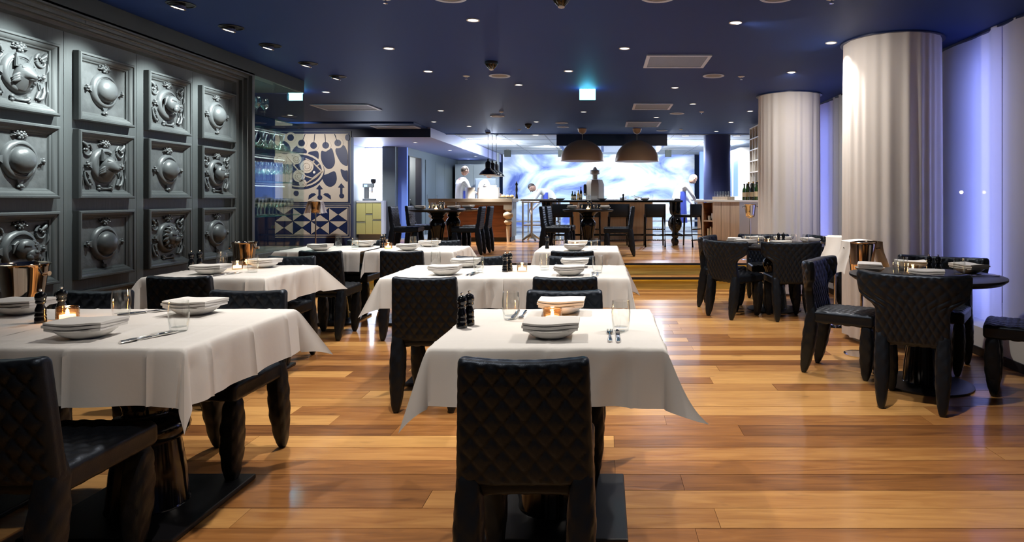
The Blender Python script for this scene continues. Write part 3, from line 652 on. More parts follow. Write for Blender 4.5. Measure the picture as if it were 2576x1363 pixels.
# ------------------------------------------------------------------ ceiling fittings
def dl_make(z=CEIL):
    t = thing('ceiling_downlight', '', 'downlight', (0, 0, z))
    ob('trim_ring', MB().lathe([(.052, -.0005), (.052, -.006), (.046, -.007), (.040, -.003), (.040, -.0005)], 24).mesh('trim_ring', 50), M_white, t)
    ob('lens', MB().lathe([(.040, -.001), (.040, -.003), (.0005, -.004)], 24).mesh('lens', 50), M_lens, t); return t
DL = Kind(dl_make)
downs = [(1190,50,'nearest the camera, left of the middle'), (1850,56,'nearest the camera, right of the middle'), (978,121,'left, beside the row of wall spotlights'), (1571,121,'in the middle, left of the large ceiling vent'), (2091,107,'far right, just left of the big curtained column'),
  (1077,179,'left of the dark dome near the ceiling speaker'), (1430,178,'just above and left of the central exit sign'), (1991,181,'far right, above the rear curtained column'), (1305,213,'between left ceiling speaker and central exit sign'), (1698,220,'right of the central exit sign'),
  (820,231,'just right of the left exit sign'), (1743,261,'just right of the second ceiling vent'), (730,289,'seen behind the glass display case'), (1109,278,'left of the middle, above the lowered ceiling corner'), (1468,281,'directly below the central exit sign'), (1651,295,'between the second and third ceiling vents'), (1887,279,'far right, above the cubbyhole rack'), (1091,306,'beside the corner of the lowered ceiling'), (1349,306,'above the small dark ceiling dome'), (1839,307,'right, above the blue column'), (1180,317,'above the row of black pendants'), (1802,330,'at the ceiling edge by the blue column')]
for (px, py, lab) in downs:
    X, Y = ceil_at(px, py)
    o = DL.put((X, Y, CEIL), 0, 'small round ceiling downlight '+lab, 'small ceiling downlights')
    tg = {1850: (2.45, 5.75, 1.1), 1991: (2.45, 8.8, 1.1)}.get(px, (X, Y, 0))
    spot((X, Y, CEIL-.02), P_SPOT*(.9 if Y < 10 else .6)*(.72 if tg[2] else 1), WARM, 2.2 if tg[2] else 1.75, .95, tg, .035, 'downlight_beam')
# same grid goes on over the camera, out of view
for X, Y, p, lab in ((-2.0, 4.15, 1., 'left, between first and second table rows'), (.1, 4.15, .8, 'middle, between first and second table rows'), (-1.0, 3.2, 1., 'between front left and foreground tables'), (1.0, 3.1, 1.45, 'over the open floor at right'), (-1.0, 1.25, .65, 'over the aisle left of the foreground chair'), (.9, 1.1, .45, 'over the bottom right corner')):
    DL.put((X, Y, CEIL), 0, 'small round ceiling downlight above the picture, '+lab, 'small ceiling downlights')
    spot((X, Y, CEIL-.02), P_SPOT*p, WARM, 1.7, .95, (X, Y, 0), .035, 'downlight_beam')
def washer():
    t = thing('wall_spotlight', '', 'spotlight', (0, 0, CEIL))
    ob('trim_ring', MB().lathe([(.095, -.0005), (.095, -.005), (.085, -.006), (.085, -.0005)], 28).mesh('trim_ring', 50), M_black, t)
    ob('recess', MB().lathe([(.084, -.002), (.0005, -.0015)], 28).mesh('recess', 50), M_black, t)
    k = ob('lamp_head', MB().lathe([(.050, -.004), (.055, -.03), (.050, -.034), (.048, -.028)], 24).mesh('lamp_head', 50), M_chrome, t, (-.015, 0, 0), (0, .25, 0))
    ob('lens', MB().lathe([(.048, -.029), (.0005, -.030)], 24).mesh('lens', 50), M_lensw, k); return t
WS = Kind(washer)
for i, (px, py) in enumerate(((455,10), (582,68), (680,114), (775,159), (850,192))):
    X, Y = ceil_at(px, py)
    WS.put((X, Y, CEIL), 0, '%s of five tilted black rimmed spotlights in the row along the panelled wall' % ('nearest', 'second nearest', 'middle', 'second farthest', 'farthest')[i], 'wall spotlights')
    spot((X-.02, Y, CEIL-.05), P_WASH*(1 if i < 3 else .5), COOL if i < 3 else WARM, 1.05, .85, (-3.75, Y+(-.1, .0, .1, .3, .3)[i], 1.9 if i < 3 else 1.3), .03, 'washer_beam')
for Y, nm in ((4.10, 'first'), (3.46, 'second')):     # the row of spotlights goes on towards the camera, above the picture
    WS.put((-3.07, Y, CEIL), 0, 'tilted black rimmed wall spotlight just out of the top of the picture, %s one' % nm, 'wall spotlights')
    spot((-3.09, Y, CEIL-.05), P_WASH, COOL, 1.05, .85, (-3.75, Y, 1.9), .03, 'washer_beam')
def speaker():
    t = thing('ceiling_speaker', '', 'speaker', (0, 0, CEIL))
    ob('speaker_ring', MB().lathe([(.122, -.0005), (.122, -.008), (.112, -.010), (.095, -.006), (.095, -.0005)], 32).mesh('speaker_ring', 50), M_fit, t)
    ob('speaker_grille', MB().lathe([(.095, -.002), (.06, -.007), (.0005, -.008)], 32).mesh('speaker_grille', 50), M_grille, t); return t
SP = Kind(speaker)
for px, py, lab in ((1257,190,'left of the exit sign, below the dark dome'), (1795,190,'right, beside the sprinkler and large vent'), (1251,292,'above the three black pendants'), (1703,285,'right of the second ceiling vent'), (1413,309,'front one of the close pair above the left dome lamp'), (1416,319,'rear one of the close pair above the left dome lamp'), (1665,328,'right of the right dome lamp'), (1130,-8,'cut by the top edge, left'), (1655,-8,'cut by the top edge, middle'), (1955,-8,'cut by the top edge, right')):
    X, Y = ceil_at(px, py); SP.put((X, Y, CEIL), 0, 'round white rimmed ceiling speaker '+lab, 'ceiling speakers')
def sprinkler():
    t = thing('sprinkler_head', '', 'sprinkler', (0, 0, CEIL))
    ob('flange', MB().lathe([(.04, -.0005), (.04, -.004), (.015, -.014), (.008, -.014)], 20).mesh('flange', 50), M_white, t)
    ob('stem', MB().lathe([(.008, -.004), (.006, -.035)], 10).mesh('stem', 50), M_chrome, t); ob('deflector', MB().lathe([(.004, -.034), (.016, -.035), (.016, -.037), (.0005, -.038)], 14).mesh('deflector', 40), M_chrome, t); return t
SK = Kind(sprinkler)
for px, py, lab in ((1173,191,'left of the left ceiling speaker'), (1865,192,'right of the right ceiling speaker'), (1261,281,'above the black pendants'), (1765,281,'right of the second ceiling vent'), (1307,326,'at the kitchen ceiling edge, left'), (1713,325,'at the kitchen ceiling edge, right'), (970,-4,'cut by the top edge, left'), (2092,-4,'cut by the top edge, right')):
    X, Y = ceil_at(px, py); SK.put((X, Y, CEIL), 0, 'small sprinkler head hanging from blue ceiling, '+lab, 'sprinklers')
def dome_cam():
    t = thing('ceiling_dome', '', 'smoke detector', (0, 0, CEIL))
    ob('dome_base', MB().lathe([(.066, -.0005), (.068, -.022), (.064, -.030)], 28).mesh('dome_base', 50), M_black, t)
    ob('dome_cover', MB().lathe([(.064, -.028), (.050, -.052), (.028, -.075), (.018, -.084)], 28).mesh('dome_cover', 60), M_darkb, t); ob('dome_tip', MB().lathe([(.024, -.076), (.022, -.086), (.0005, -.094)], 20).mesh('dome_tip', 60), M_white, t); return t
DC = Kind(dome_cam)
for px, py, lab in ((1236,155,'above the left ceiling speaker'), (1329,312,'near the kitchen edge'), (1412,-12,'cut by the top edge of the picture')):
    X, Y = ceil_at(px, py); DC.put((X, Y, CEIL), 0, 'dark conical ceiling detector with white tip '+lab, 'ceiling detectors')
def vent(x0, x1, y0, y1, lab, z=CEIL):
    Xa, Ya = ceil_at(x0, y0, z); Xb, Yb = ceil_at(x1, y1, z)
    cx, cy = (Xa+Xb)/2, (Ya+Yb)/2; hw, hd = abs(Xb-Xa)/2, abs(Yb-Ya)/2
    t = thing('ceiling_vent', lab, 'vent', (cx, cy, z), 0, 'ceiling vents')
    f = MB()
    for a, b in (((-hw, -hd), (hw, -hd+.035)), ((-hw, hd-.035), (hw, hd)), ((-hw, -hd+.035), (-hw+.035, hd-.035)), ((hw-.035, -hd+.035), (hw, hd-.035))): f.box((a[0], a[1], -.014), (b[0], b[1], -.0005))
    ob('vent_frame', f.mesh('vent_frame', 0), M_fit, t); ob('vent_grille', MB().box((-hw+.035, -hd+.035, -.006), (hw-.035, hd-.035, -.0005)).mesh('vent_grille', 0), mat('vent_mesh', (.22, .29, .46), .6, bump=(90, .5)), t)
vent(1618, 1792, 168, 137, 'largest square white framed ceiling vent, nearest the camera on the right')
vent(1590, 1694, 274, 260, 'second square ceiling vent, right of the exit sign')
vent(1572, 1664, 318, 306, 'third square ceiling vent, above the right dome lamp')
vent(822, 926, 276, 262, 'square ceiling vent at left between exit sign and mural')
vent(950, 1043, 322, 316, 'flat vent in the lowered ceiling above the mural', CEIL-.03)
def exit_sign(px, py, wpx, hpx, lab, rz=0):
    X, Y = ceil_at(px, py); s = Y/F_PX
    t = thing('exit_sign', lab, 'exit sign', (X, Y, CEIL), rz, 'exit signs')
    ob('housing', MB().box((-wpx*s/2, -.02, -.035), (wpx*s/2, .02, -.0005)).mesh('housing', 0, .003), M_exit, t)
    ob('sign_panel', MB().box((-wpx*s/2, -.006, -.035-hpx*s), (wpx*s/2, .006, -.036)).mesh('sign_panel', 0, .002), M_exit, t)
    point((X, Y-.10, CEIL-.10), 1.6, (.05, .55, 1), .05, None, 'exit_glow'); return t
exit_sign(1478, 224, 40, 20, 'glowing cyan exit sign hanging in the middle of the ceiling')
exit_sign(744, 229, 34, 17, 'glowing cyan exit sign seen by the glass display case')

# ------------------------------------------------------------------ chairs
def roundbox(h, r, n):
    idx = {}; V = []; Nn = []; F = []
    def vid(p):
        k = tuple(int(round(c*1e5)) for c in p)
        if k not in idx:
            inner = [max(-(h[i]-r), min(h[i]-r, p[i])) for i in range(3)]; d = [p[i]-inner[i] for i in range(3)]; L = math.sqrt(sum(c*c for c in d)) or 1
            idx[k] = len(V); V.append([inner[i]+r*d[i]/L for i in range(3)]); Nn.append([c/L for c in d])
        return idx[k]
    for ax in range(3):
        u, v = (ax+1) % 3, (ax+2) % 3
        for s in (-1, 1):
            g = []
            for i in range(n[u]+1):
                row = []
                for j in range(n[v]+1):
                    p = [0, 0, 0]; p[ax] = s*h[ax]; p[u] = -h[u]+2*h[u]*i/n[u]; p[v] = -h[v]+2*h[v]*j/n[v]; row.append(vid(p))
                g.append(row)
            for i in range(n[u]):
                for j in range(n[v]):
                    q = (g[i][j], g[i+1][j], g[i+1][j+1], g[i][j+1]); F.append(q if s > 0 else q[::-1])
    return np.array(V), np.array(Nn), F
def quilt(u, v, w_=.060, h_=.078):
    a = u/w_+v/h_; b = u/w_-v/h_
    ta = np.abs((a+.5) % 1-.5)*2; tb = np.abs((b+.5) % 1-.5)*2
    return (1-(1-ta)**3.6)*(1-(1-tb)**3.6)
def quilted_box(name, h, r, n, deform, amp=.0078, masks=(1, 1, 1), qs=(.060, .078)):
    V, N, F = roundbox(h, r, n); x, y, z = V.T
    q = (np.abs(N[:, 1])*masks[1])*quilt(x, z, *qs)+(np.abs(N[:, 2])*masks[2])*quilt(x, y, *qs)+(np.abs(N[:, 0])*masks[0])*quilt(y, z, *qs)
    V = V+N*(amp*(q-.6)*np.clip((N**8).sum(1)*1.15-.15, 0, 1))[:, None]; V = deform(V)
    me = bpy.data.meshes.new(name); me.from_pydata(V.tolist(), [], F); me.polygons.foreach_set('use_smooth', [True]*len(F)); me.update(); return me
def leg_mesh(top, foot, wt, name='leg', splay=0):
    nr, ns = 34, 40; V = []; F = []
    for i in range(nr+1):
        t = i/nr; z = foot[2]+(top[2]-foot[2])*t
        wd = np.interp(t, [0, .04, .12, .35, .6, .85, 1], [.014, .023, .031, .043, .044, .036, .016])*wt[0]
        dp = np.interp(t, [0, .04, .12, .35, .6, .85, 1], [.014, .024, .034, .047, .050, .040, .014])*wt[1]
        cx = foot[0]+(top[0]-foot[0])*t; cy = foot[1]+(top[1]-foot[1])*t+splay*math.sin(math.pi*t)
        per = 0
        for k in range(ns):
            a = 2*math.pi*k/ns; ca, sa = math.cos(a), math.sin(a); e = .62
            dx, dy = math.copysign(abs(ca)**e, ca), math.copysign(abs(sa)**e, sa)
            q = float(quilt(np.array(a/(2*math.pi)*.30), np.array(z), .0600, .085))
            f = 1+.10*(q-.6)*min(1, t*6)
            V.append((cx+wd*dx*f, cy+dp*dy*f, z))
    for i in range(nr):
        for k in range(ns): F.append((i*ns+k, i*ns+(k+1) % ns, (i+1)*ns+(k+1) % ns, (i+1)*ns+k))
    F.append(tuple(range(ns))[::-1]); F.append(tuple(range(nr*ns, nr*ns+ns)))
    me = bpy.data.meshes.new(name); me.from_pydata(V, [], F); me.polygons.foreach_set('use_smooth', [True]*len(F)); me.update(); return me
def d_back(V):
    x, y, z = V.T.copy(); f = (z+.20)/.40
    x = x*(1.075-.075*f); zz = z-.012*(1-(x/.195)**2)*np.clip((z-.08)/.12, 0, 1)
    return np.stack([x, y-.205-.055*f+.010*(x/.195)**2*f, zz+.612], 1)
def d_seat(V):
    x, y, z = V.T.copy(); return np.stack([x, y+.005, z+.418+.006*(1-(x/.2)**2)], 1)
def d_wing(V):
    x, y, z = V.T.copy(); f = (z+.215)/.43          # 0 bottom .. 1 top
    hw = np.interp(f, [0, .42, .50, .56, .62, .70, .85, 1], [.205, .202, .205, .225, .27, .315, .335, .335])
    s = x*hw/.34; sg = np.sign(s); a = np.maximum(np.abs(s)-.13, 0)/.22
    bx = np.where(np.abs(s) > .13, sg*(.13+(.22-y)*np.sin(a)), s); by = np.where(np.abs(s) > .13, y+(.22-y)*(1-np.cos(a)), y)
    zz = z+.012*(np.abs(s)/.33)**2*np.clip((f-.7)/.3, 0, 1)
    return np.stack([bx, by-.205-.045*f, zz+.605], 1)
CHM = {}
def chair_meshes():
    CHM['back'] = quilted_box('backrest', (.195, .031, .20), .027, (60, 8, 60), d_back, masks=(0, 1, 0))
    CHM['seat'] = quilted_box('seat', (.205, .225, .045), .030, (46, 46, 10), d_seat, masks=(0, 0, 1))
    CHM['wing'] = quilted_box('winged_backrest', (.34, .031, .215), .027, (84, 8, 60), d_wing, masks=(0, 1, 0), qs=(.075, .085))
    for s in (-1, 1):
        CHM['rear', s] = leg_mesh((s*.170, -.195, .52), (s*.165, -.265, 0), (1, 1), splay=.008)
        CHM['front', s] = leg_mesh((s*.165, .175, .42), (s*.150, .165, 0), (1, .95), splay=.004)
chair_meshes()
def chair_make(wing):
    t = thing('winged_dining_chair' if wing else 'dining_chair', '', 'chair')
    ob('backrest', CHM['wing' if wing else 'back'], M_leather, t); ob('seat', CHM['seat'], M_leather, t)
    for s in (-1, 1): ob('leg', CHM['rear', s], M_leather, t); ob('leg', CHM['front', s], M_leather, t)
    return t
CHAIR, WING = Kind(lambda: chair_make(0)), Kind(lambda: chair_make(1))
GS = 'straight backed quilted chairs'
# back towards the camera: (x, back y)
for x, yb, lab in ((-.237, 1.94, 'in the centre foreground, back to camera'), (-1.83, 1.94, 'in the left bottom corner, back to camera'), (-1.075, 3.93, 'back to camera, left of the foreground pepper mills'), (-.236, 3.93, 'second from front in the middle, back to camera'), (-2.57, 3.98, 'back to camera at the wall side table'), (-.29, 5.9, 'third from front in the middle, back to camera'), (-2.55, 5.9, 'back to camera at the back left table, nearest the wall'), (-1.82, 5.9, 'back to camera at the back left table, its aisle side')):
    CHAIR.put((x, yb+.235, 0), 0, 'black quilted leather chair '+lab, GS)
for x, yb, lab in ((-.204, 3.33, 'facing camera across the foreground table'), (-1.815, 3.33, 'facing camera across the front left table, aisle side'), (-2.60, 3.33, 'facing camera across the front left table, wall side'), (-2.55, 5.33, 'facing camera across the wall side table'), (-.27, 5.33, 'facing camera across the middle double table, right half'), (-1.02, 5.33, 'facing camera across the middle double table, left half'), (-1.83, 7.42, 'facing camera across the back left table, aisle side'), (-2.72, 7.42, 'facing camera across the back left table, wall side'), (-.24, 7.42, 'facing camera across the back centre table')):
    CHAIR.put((x, yb-.235, 0), math.pi, 'black quilted leather chair '+lab, GS)
def face(x, y, tx, ty): return math.atan2(-(tx-x), ty-y)
RT1, RT2 = (2.20, 4.50), (1.95, 7.55)
GW = 'winged quilted chairs'
def wing_at(bx, by, T, lab, dr=0):
    a = face(bx, by, *T)+dr; WING.put((bx-math.sin(a)*.235, by+math.cos(a)*.235, 0), a, 'black quilted chair with wrapped wing back '+lab, GW)
wing_at(1.84, 3.93, (2.16, 4.5), 'nearest the camera at the near round table')
wing_at(1.58, 4.93, RT1, 'left of the near round table, side on')
wing_at(2.64, 5.12, RT1, 'behind the near round table, by the curtain')
wing_at(2.92, 4.12, RT1, 'cut by the right edge of the picture', -.1)
wing_at(1.25, 7.02, RT2, 'front left at the far round table'); wing_at(1.20, 7.86, RT2, 'rear left at the far round table')
wing_at(1.95, 6.80, RT2, 'back to camera at the far round table'); wing_at(2.64, 7.08, RT2, 'right of the far round table, partly behind column')
wing_at(2.02, 8.38, RT2, 'behind the far round table'); wing_at(2.70, 7.92, RT2, 'rear right at the far round table')
# raised floor
for x, yy, a, lab in ((-3.30, 11.0, -math.pi/2, 'front left at the raised left table'), (-3.28, 11.85, -math.pi/2, 'rear left at the raised left table'), (-2.30, 10.98, math.pi/2, 'front right at the raised left table'), (-2.25, 11.5, math.pi/2, 'rear right at the raised left table'), (-.80, 10.95, -math.pi/2, 'front left at the raised centre table'), (-.76, 11.55, -math.pi/2-.1, 'rear left at the raised centre table'), (.21, 10.75, math.pi/2, 'right of the raised centre table')):
    CHAIR.put((x, yy, UP), a, 'black quilted leather chair on the raised floor, '+lab, GS)

# ------------------------------------------------------------------ tables
PED = [(.15, .022), (.145, .03), (.135, .16), (.118, .27), (.116, .285), (.128, .292), (.145, .31), (.152, .335), (.145, .36), (.125, .378), (.095, .385), (.085, .40), (.092, .43), (.12, .49), (.13, .53), (.12, .565), (.09, .60), (.085, .62), (.12, .66), (.19, .70), (.20, .715)]
me_ped = MB().lathe(PED, 36).mesh('pedestal', 50)
UPED = [(.17, .02), (.15, .04), (.10, .09), (.09, .12), (.12, .15), (.095, .18), (.088, .22), (.10, .34), (.125, .46), (.135, .52), (.11, .56), (.085, .59), (.11, .62), (.10, .64), (.15, .69), (.20, .715)]
me_uped = MB().lathe(UPED, 32).mesh('pedestal', 50)
TZ = .75
def cloth(hx, hy, ov, seed, tips=None):
    """linen laid over a rectangular top; ov = overhang left, right, front, back; tips = (splay angle, turn) per corner"""
    rs = random.Random(seed); ph = [rs.uniform(0, 6.28) for _ in range(12)]
    oL, oR, oF, oB = ov; n = 96; mb = MB()
    def grid(h_, lo, hi):
        k = 22; return [-h_-lo*(k-i)/k for i in range(k)]*(lo > 0)+[-h_+2*h_*i/64 for i in range(65)]+[h_+hi*(i+1)/k for i in range(k)]*(hi > 0)
    us, vs = grid(hx, oL, oR), grid(hy, oF, oB)
    curl = [0, .35 if seed == 1 else 0, 0, 0]
    tips = tips or [(math.radians(rs.uniform(20, 32)), rs.uniform(-.35, .35)) for _ in range(4)]
    V = []
    cr = lambda s_: .0040*sum(math.exp(-((s_-c_)/.006)**2) for c_ in (-.29, 0, .29))
    dm = math.hypot(max(oL, oR), max(oF, oB))+1e-6
    for v in vs:
        for u in us:
            p = max(0, abs(u)-hx); q = max(0, abs(v)-hy); su, sv = math.copysign(1, u), math.copysign(1, v)
            cu, cv = max(-hx, min(hx, u)), max(-hy, min(hy, v)); z = 0
            if p == 0 and q == 0: P = [u, v, .0010*math.sin(9*u+ph[0])*math.sin(7*v+ph[1])+.0008*math.sin(31*u+17*v+ph[5])*math.sin(23*v-11*u+ph[6])+.6*(cr(u)+cr(v))]
            elif q == 0 or p == 0:
                d = p+q; s = v if q == 0 else u; out = .016*(1-math.exp(-d/.012))+.035*d*(1+math.sin(5.3*s+ph[2]+(su if q == 0 else 2*sv)))+.010*d/.2*math.sin(17*s+ph[3]+sv+su)
                h = (hx if p == 0 else hy); near = max(0, 1-(h-abs(s))/.16); out += .05*d*near+cr(s)*2.2*min(1, d/.03)+.006*min(1, d/.08)*math.sin(43*s+9*d+ph[7])*max(0, math.sin(6*s+ph[8]))
                dz = -max(0, d-.006)*(1-.02*math.sin(4*s+ph[4]))
                P = [cu+su*out, v, dz] if q == 0 else [u, cv+sv*out, dz]
            else:
                k = (0 if su < 0 else 1)+(0 if sv < 0 else 2); ang, turn = tips[k]
                d = math.hypot(p, q); phi = math.atan2(q, p)/(math.pi/2)      # 0 on the u side .. 1 on the v side
                w_ = 1-abs(2*phi-1); w_ = w_**.8; A = ang*w_*(1+curl[k]*(d/dm)**3)
                az = math.pi/4+turn*w_+(phi-.5)*(1-w_)*math.pi/2*1.0
                side = (.5-phi)*(1-w_)
                spread = .05*d*math.sin(2*math.pi*phi)
                o_ = d*math.sin(A)+.016*(1-math.exp(-d/.012))+.05*d*(1-w_)
                cxy = (math.cos(az), math.sin(az)); px_, py_ = -cxy[1], cxy[0]
                P = [cu+su*(o_*cxy[0]-px_*spread), cv+sv*(o_*cxy[1]-py_*spread), -d*math.cos(A)]
            V.append(P)
    nu, nv = len(us), len(vs)
    F = []
    for j in range(nv-1):
        for i in range(nu-1):
            a_, b_, c_, d_ = j*nu+i, j*nu+i+1, (j+1)*nu+i+1, (j+1)*nu+i; mu, mv = (us[i]+us[i+1])/2, (vs[j]+vs[j+1])/2
            if abs(mu) > hx and abs(mv) > hy: F += [(a_, b_, c_), (a_, c_, d_)] if mu*mv > 0 else [(a_, b_, d_), (b_, c_, d_)]
            else: F.append((a_, b_, c_, d_))
    return MB().add(V, F).mesh('tablecloth', 60, clean=False)
def square_table(cx, cy, hx, hy, ov, seed, tlab, clab, tips=None):
    t = thing('pedestal_table', tlab, 'table', (cx, cy, 0), 0, 'clothed pedestal tables')
    ob('table_top', MB().box((-hx+.004, -hy+.004, .715), (hx-.004, hy-.004, TZ-.004)).mesh('table_top', 0, .006), M_black, t)
    ob('pedestal', me_ped, M_lacquer, t); ob('base_plate', MB().box((-.29, -.29, 0), (.29, .29, .022)).mesh('base_plate', 0, .006), M_black, t)
    c = ob('tablecloth', cloth(hx, hy, ov, seed, tips), M_cloth, None, (cx, cy, TZ)); tag(c, clab, 'tablecloth', 'white tablecloths')
O = .205; r_ = math.radians
tabs = [(-.203, 2.695, .407, .403, (O, O, O, O), 1, 'foreground centre', [(r_(21), 0), (r_(32), .1), (r_(26), 0), (r_(30), 0)]),
 (-1.875, 2.695, .405, .403, (0, O, O, O), 2, 'front left', [(0, 0), (r_(10), .2), (0, 0), (r_(34), -.2)]), (-2.6855, 2.695, .4055, .403, (O, 0, O, O), 3, 'front left corner', None),
 (-.2575, 4.73, .4075, .40, (0, O, O, O), 4, 'middle double table right half', None), (-1.07, 4.73, .405, .40, (O, 0, O, O), 5, 'middle double table left half', [(r_(34), .2), (0, 0), (r_(30), 0), (0, 0)]),
 (-2.65, 4.73, .405, .40, (O, O, O, O), 6, 'wall side second row', [(r_(30), 0), (r_(20), .2), (r_(30), 0), (r_(46), -.2)]), (-.275, 6.87, .405, .40, (O, O, O, O), 7, 'back centre', None),
 (-1.93, 6.87, .425, .40, (.17, O, O, O), 8, 'back left, aisle side', [(r_(12), .3), (r_(36), 0), (r_(30), 0), (r_(36), 0)]), (-2.83, 6.87, .425, .40, (O, .0, O, O), 9, 'back left, wall side', None)]
for cx, cy, hx, hy, ov, sd, nm, tp in tabs:
    square_table(cx, cy, hx, hy, ov, sd, 'square black pedestal table under the %s cloth' % nm, 'white linen tablecloth on the %s table' % nm, tp)
def round_table(cx, cy, z, rad, lab, up=False, rz=0):
    t = thing('round_table', lab, 'table', (cx, cy, z), rz, 'round black tables')
    ob('table_top', MB().lathe([(.02, .712), (rad-.03, .712), (rad, .735), (rad, .748), (rad-.004, .75), (.0005, .75)], 64).mesh('table_top', 40), M_black, t)
    ob('pedestal', me_uped if up else me_ped, M_lacquer, t); ob('base_plate', MB().lathe([(.30, 0), (.30, .012), (.26, .022), (.10, .024)], 48).mesh('base_plate', 40), M_black, t)
round_table(*RT1, 0, .49, 'round black pedestal table beside the big curtained column'); round_table(*RT2, 0, .60, 'large round black table in front of the rear curtained column')
round_table(-2.80, 11.0, UP, .46, 'front one of two round black tables on the raised floor at left', True); round_table(-2.76, 11.95, UP, .46, 'rear one of two round black tables on the raised floor at left', True)
round_table(-.28, 11.1, UP, .43, 'round black table on the raised floor in the centre', True)

# ------------------------------------------------------------------ table ware
me_bowl = MB().lathe([(.048, 0), (.052, .002), (.075, .012), (.094, .027), (.100, .037), (.098, .038), (.091, .028), (.07, .015), (.04, .008), (.0005, .007)], 40).mesh('bowl', 60)
def napkin_mesh():
    mb = MB(); n = 14
    def layer(z, w_, d, th, dx, rot, bow):
        V = []; F = []
        for j, zz in ((0, 0), (1, th)):
            for k in range(7):
                for i in range(n+1):
                    x = -w_/2+w_*i/n; y_ = -d/2+d*k/6
                    e = min(1, (d/2-abs(y_))/.008+.82); X, Y = x*math.cos(rot)-y_*math.sin(rot)+dx, x*math.sin(rot)+y_*math.cos(rot)
                    V.append((X, Y, z+zz*(e if j else 1)-(0 if j else -.3*th*(1-e))+bow*(1-(2*x/w_)**2)+.002*math.sin(30*x+9*y_)))
        m = (n+1)*7; q = n+1
        for k in range(6):
            for i in range(n): F += [(k*q+i+1, k*q+i, (k+1)*q+i, (k+1)*q+i+1), (m+k*q+i, m+k*q+i+1, m+(k+1)*q+i+1, m+(k+1)*q+i)]
        for i in range(n): F += [(i, i+1, m+i+1, m+i), (6*q+i+1, 6*q+i, m+6*q+i, m+6*q+i+1)]
        for k in range(6): F += [((k+1)*q, k*q, m+k*q, m+(k+1)*q), (k*q+n, (k+1)*q+n, m+(k+1)*q+n, m+k*q+n)]
        mb.add(V, F)
    layer(0, .200, .150, .013, 0, 0, -.008); layer(.0120, .208, .158, .012, -.002, .012, -.006); layer(.0232, .206, .155, .009, .002, -.015, -.003)
    return mb.mesh('folded_napkin', 50)
me_nap = napkin_mesh()
def fork_mesh():
    mb = MB(); mb.tube([(0, -.10, .004), (0, -.07, .005), (0, -.02, .006), (0, .03, .005), (0, .045, .005)], [.007, .0075, .004, .003, .006], 8, flat=.45)
    mb.tube([(0, .04, .005), (0, .055, .004), (0, .065, .004)], [.007, .012, .0125], 8, flat=.25)
    for k in (-1.5, -.5, .5, 1.5): mb.tube([(k*.0062, .06, .004), (k*.0062, .085, .0045), (k*.0062, .102, .008)], [.0023, .002, .001], 6, flat=.7)
    return mb.mesh('fork', 60)
def knife_mesh():
    mb = MB(); mb.tube([(0, -.11, .004), (0, -.07, .005), (0, -.01, .005), (0, .0, .004)], [.007, .008, .006, .005], 8, flat=.5)
    mb.prism([(-.007, 0), (.006, 0), (.009, .05), (.007, .09), (-.002, .115), (-.007, .09)], .003, .0055, lambda u, v, d: (u, v, d)); return mb.mesh('table_knife', 40)
me_fork, me_knife = fork_mesh(), knife_mesh()
def mill_make():
    t = thing('pepper_mill', '', 'pepper mill')
    ob('body', MB().lathe([(.021, 0), (.0215, .003), (.021, .020), (.019, .023), (.0205, .028), (.0205, .034), (.0185, .036), (.0195, .045), (.0195, .056), (.014, .072), (.0125, .078)], 24).mesh('body', 60), M_lacquer, t)
    ob('head', MB().lathe([(.0125, .078), (.017, .082), (.0185, .088), (.0165, .093), (.0195, .100), (.0205, .110), (.018, .121), (.010, .128), (.004, .130)], 24).mesh('head', 60), M_lacquer, t)
    ob('finial', MB().lathe([(.004, .129), (.003, .133), (.006, .136), (.006, .140), (.0005, .142)], 14).mesh('finial', 60), M_chrome, t); return t
MILL = Kind(mill_make)
def votive_make(amber):
    t = thing('candle_holder', '', 'candle'); pr = []
    for k in range(9):
        z = .004+k*.0062; pr += [(.039, z), (.0415, z+.003)]
    ob('glass_cup', MB().lathe([(.036, 0)]+(pr if amber else [(.036, .004), (.037, .058)])+[(.039, .061), (.036, .061), (.0355, .008), (.0005, .006)], 36).mesh('glass_cup', 60), M_amber if amber else M_votive, t)
    cd = ob('candle', MB().lathe([(.028, .0085), (.028, .026), (.0005, .025)], 20).mesh('candle', 50), M_wax, t)
    ob('flame', MB().lathe([(.0005, .026), (.006, .030), (.007, .035), (.004, .042), (.0005, .046)], 12).mesh('flame', 60), M_flame, cd); return t
VOT = [Kind(lambda: votive_make(0)), Kind(lambda: votive_make(1))]
def ons(px, py, z=TZ): Y = F_PX*(CAM_H-z)/(py-PY); return ((px-PX)*Y/F_PX, Y)
def bowl(x, y, z, lab, rz=0, nap=True):
    tag(ob('bowl', me_bowl, M_china, None, (x, y, z+.001)), 'white china bowl '+lab, 'bowl', 'white bowls')
    if nap: tag(ob('folded_napkin', me_nap, M_napkin, None, (x, y, z+.0365), (0, 0, rz)), 'folded white napkin in the bowl '+lab, 'napkin', 'folded napkins')
def tumbler(x, y, z, lab): tag(ob('water_tumbler', me_tumb, M_glass, None, (x, y, z+.001)), 'clear water tumbler '+lab, 'glass', 'water tumblers')
def mills(x, y, z, lab, dx=.008, dy=.055, two=True):
    MILL.put((x, y, z+.001), 0, 'glossy black pepper mill %s%s' % (lab, ', nearer of the pair' if two else ''), 'pepper mills')
    if two: MILL.put((x+dx, y+dy, z+.001), 0, 'glossy black pepper mill %s, farther of the pair' % lab, 'pepper mills')
def votive(x, y, z, lab, amber=0, p=.25):
    o = VOT[amber].put((x, y, z+.001), 0, ('amber ribbed glass' if amber else 'small clear glass')+' candle holder '+lab, 'candle holders'); point((x, y, z+.062), p, (1, .62, .28), .01, None, 'candle_light')
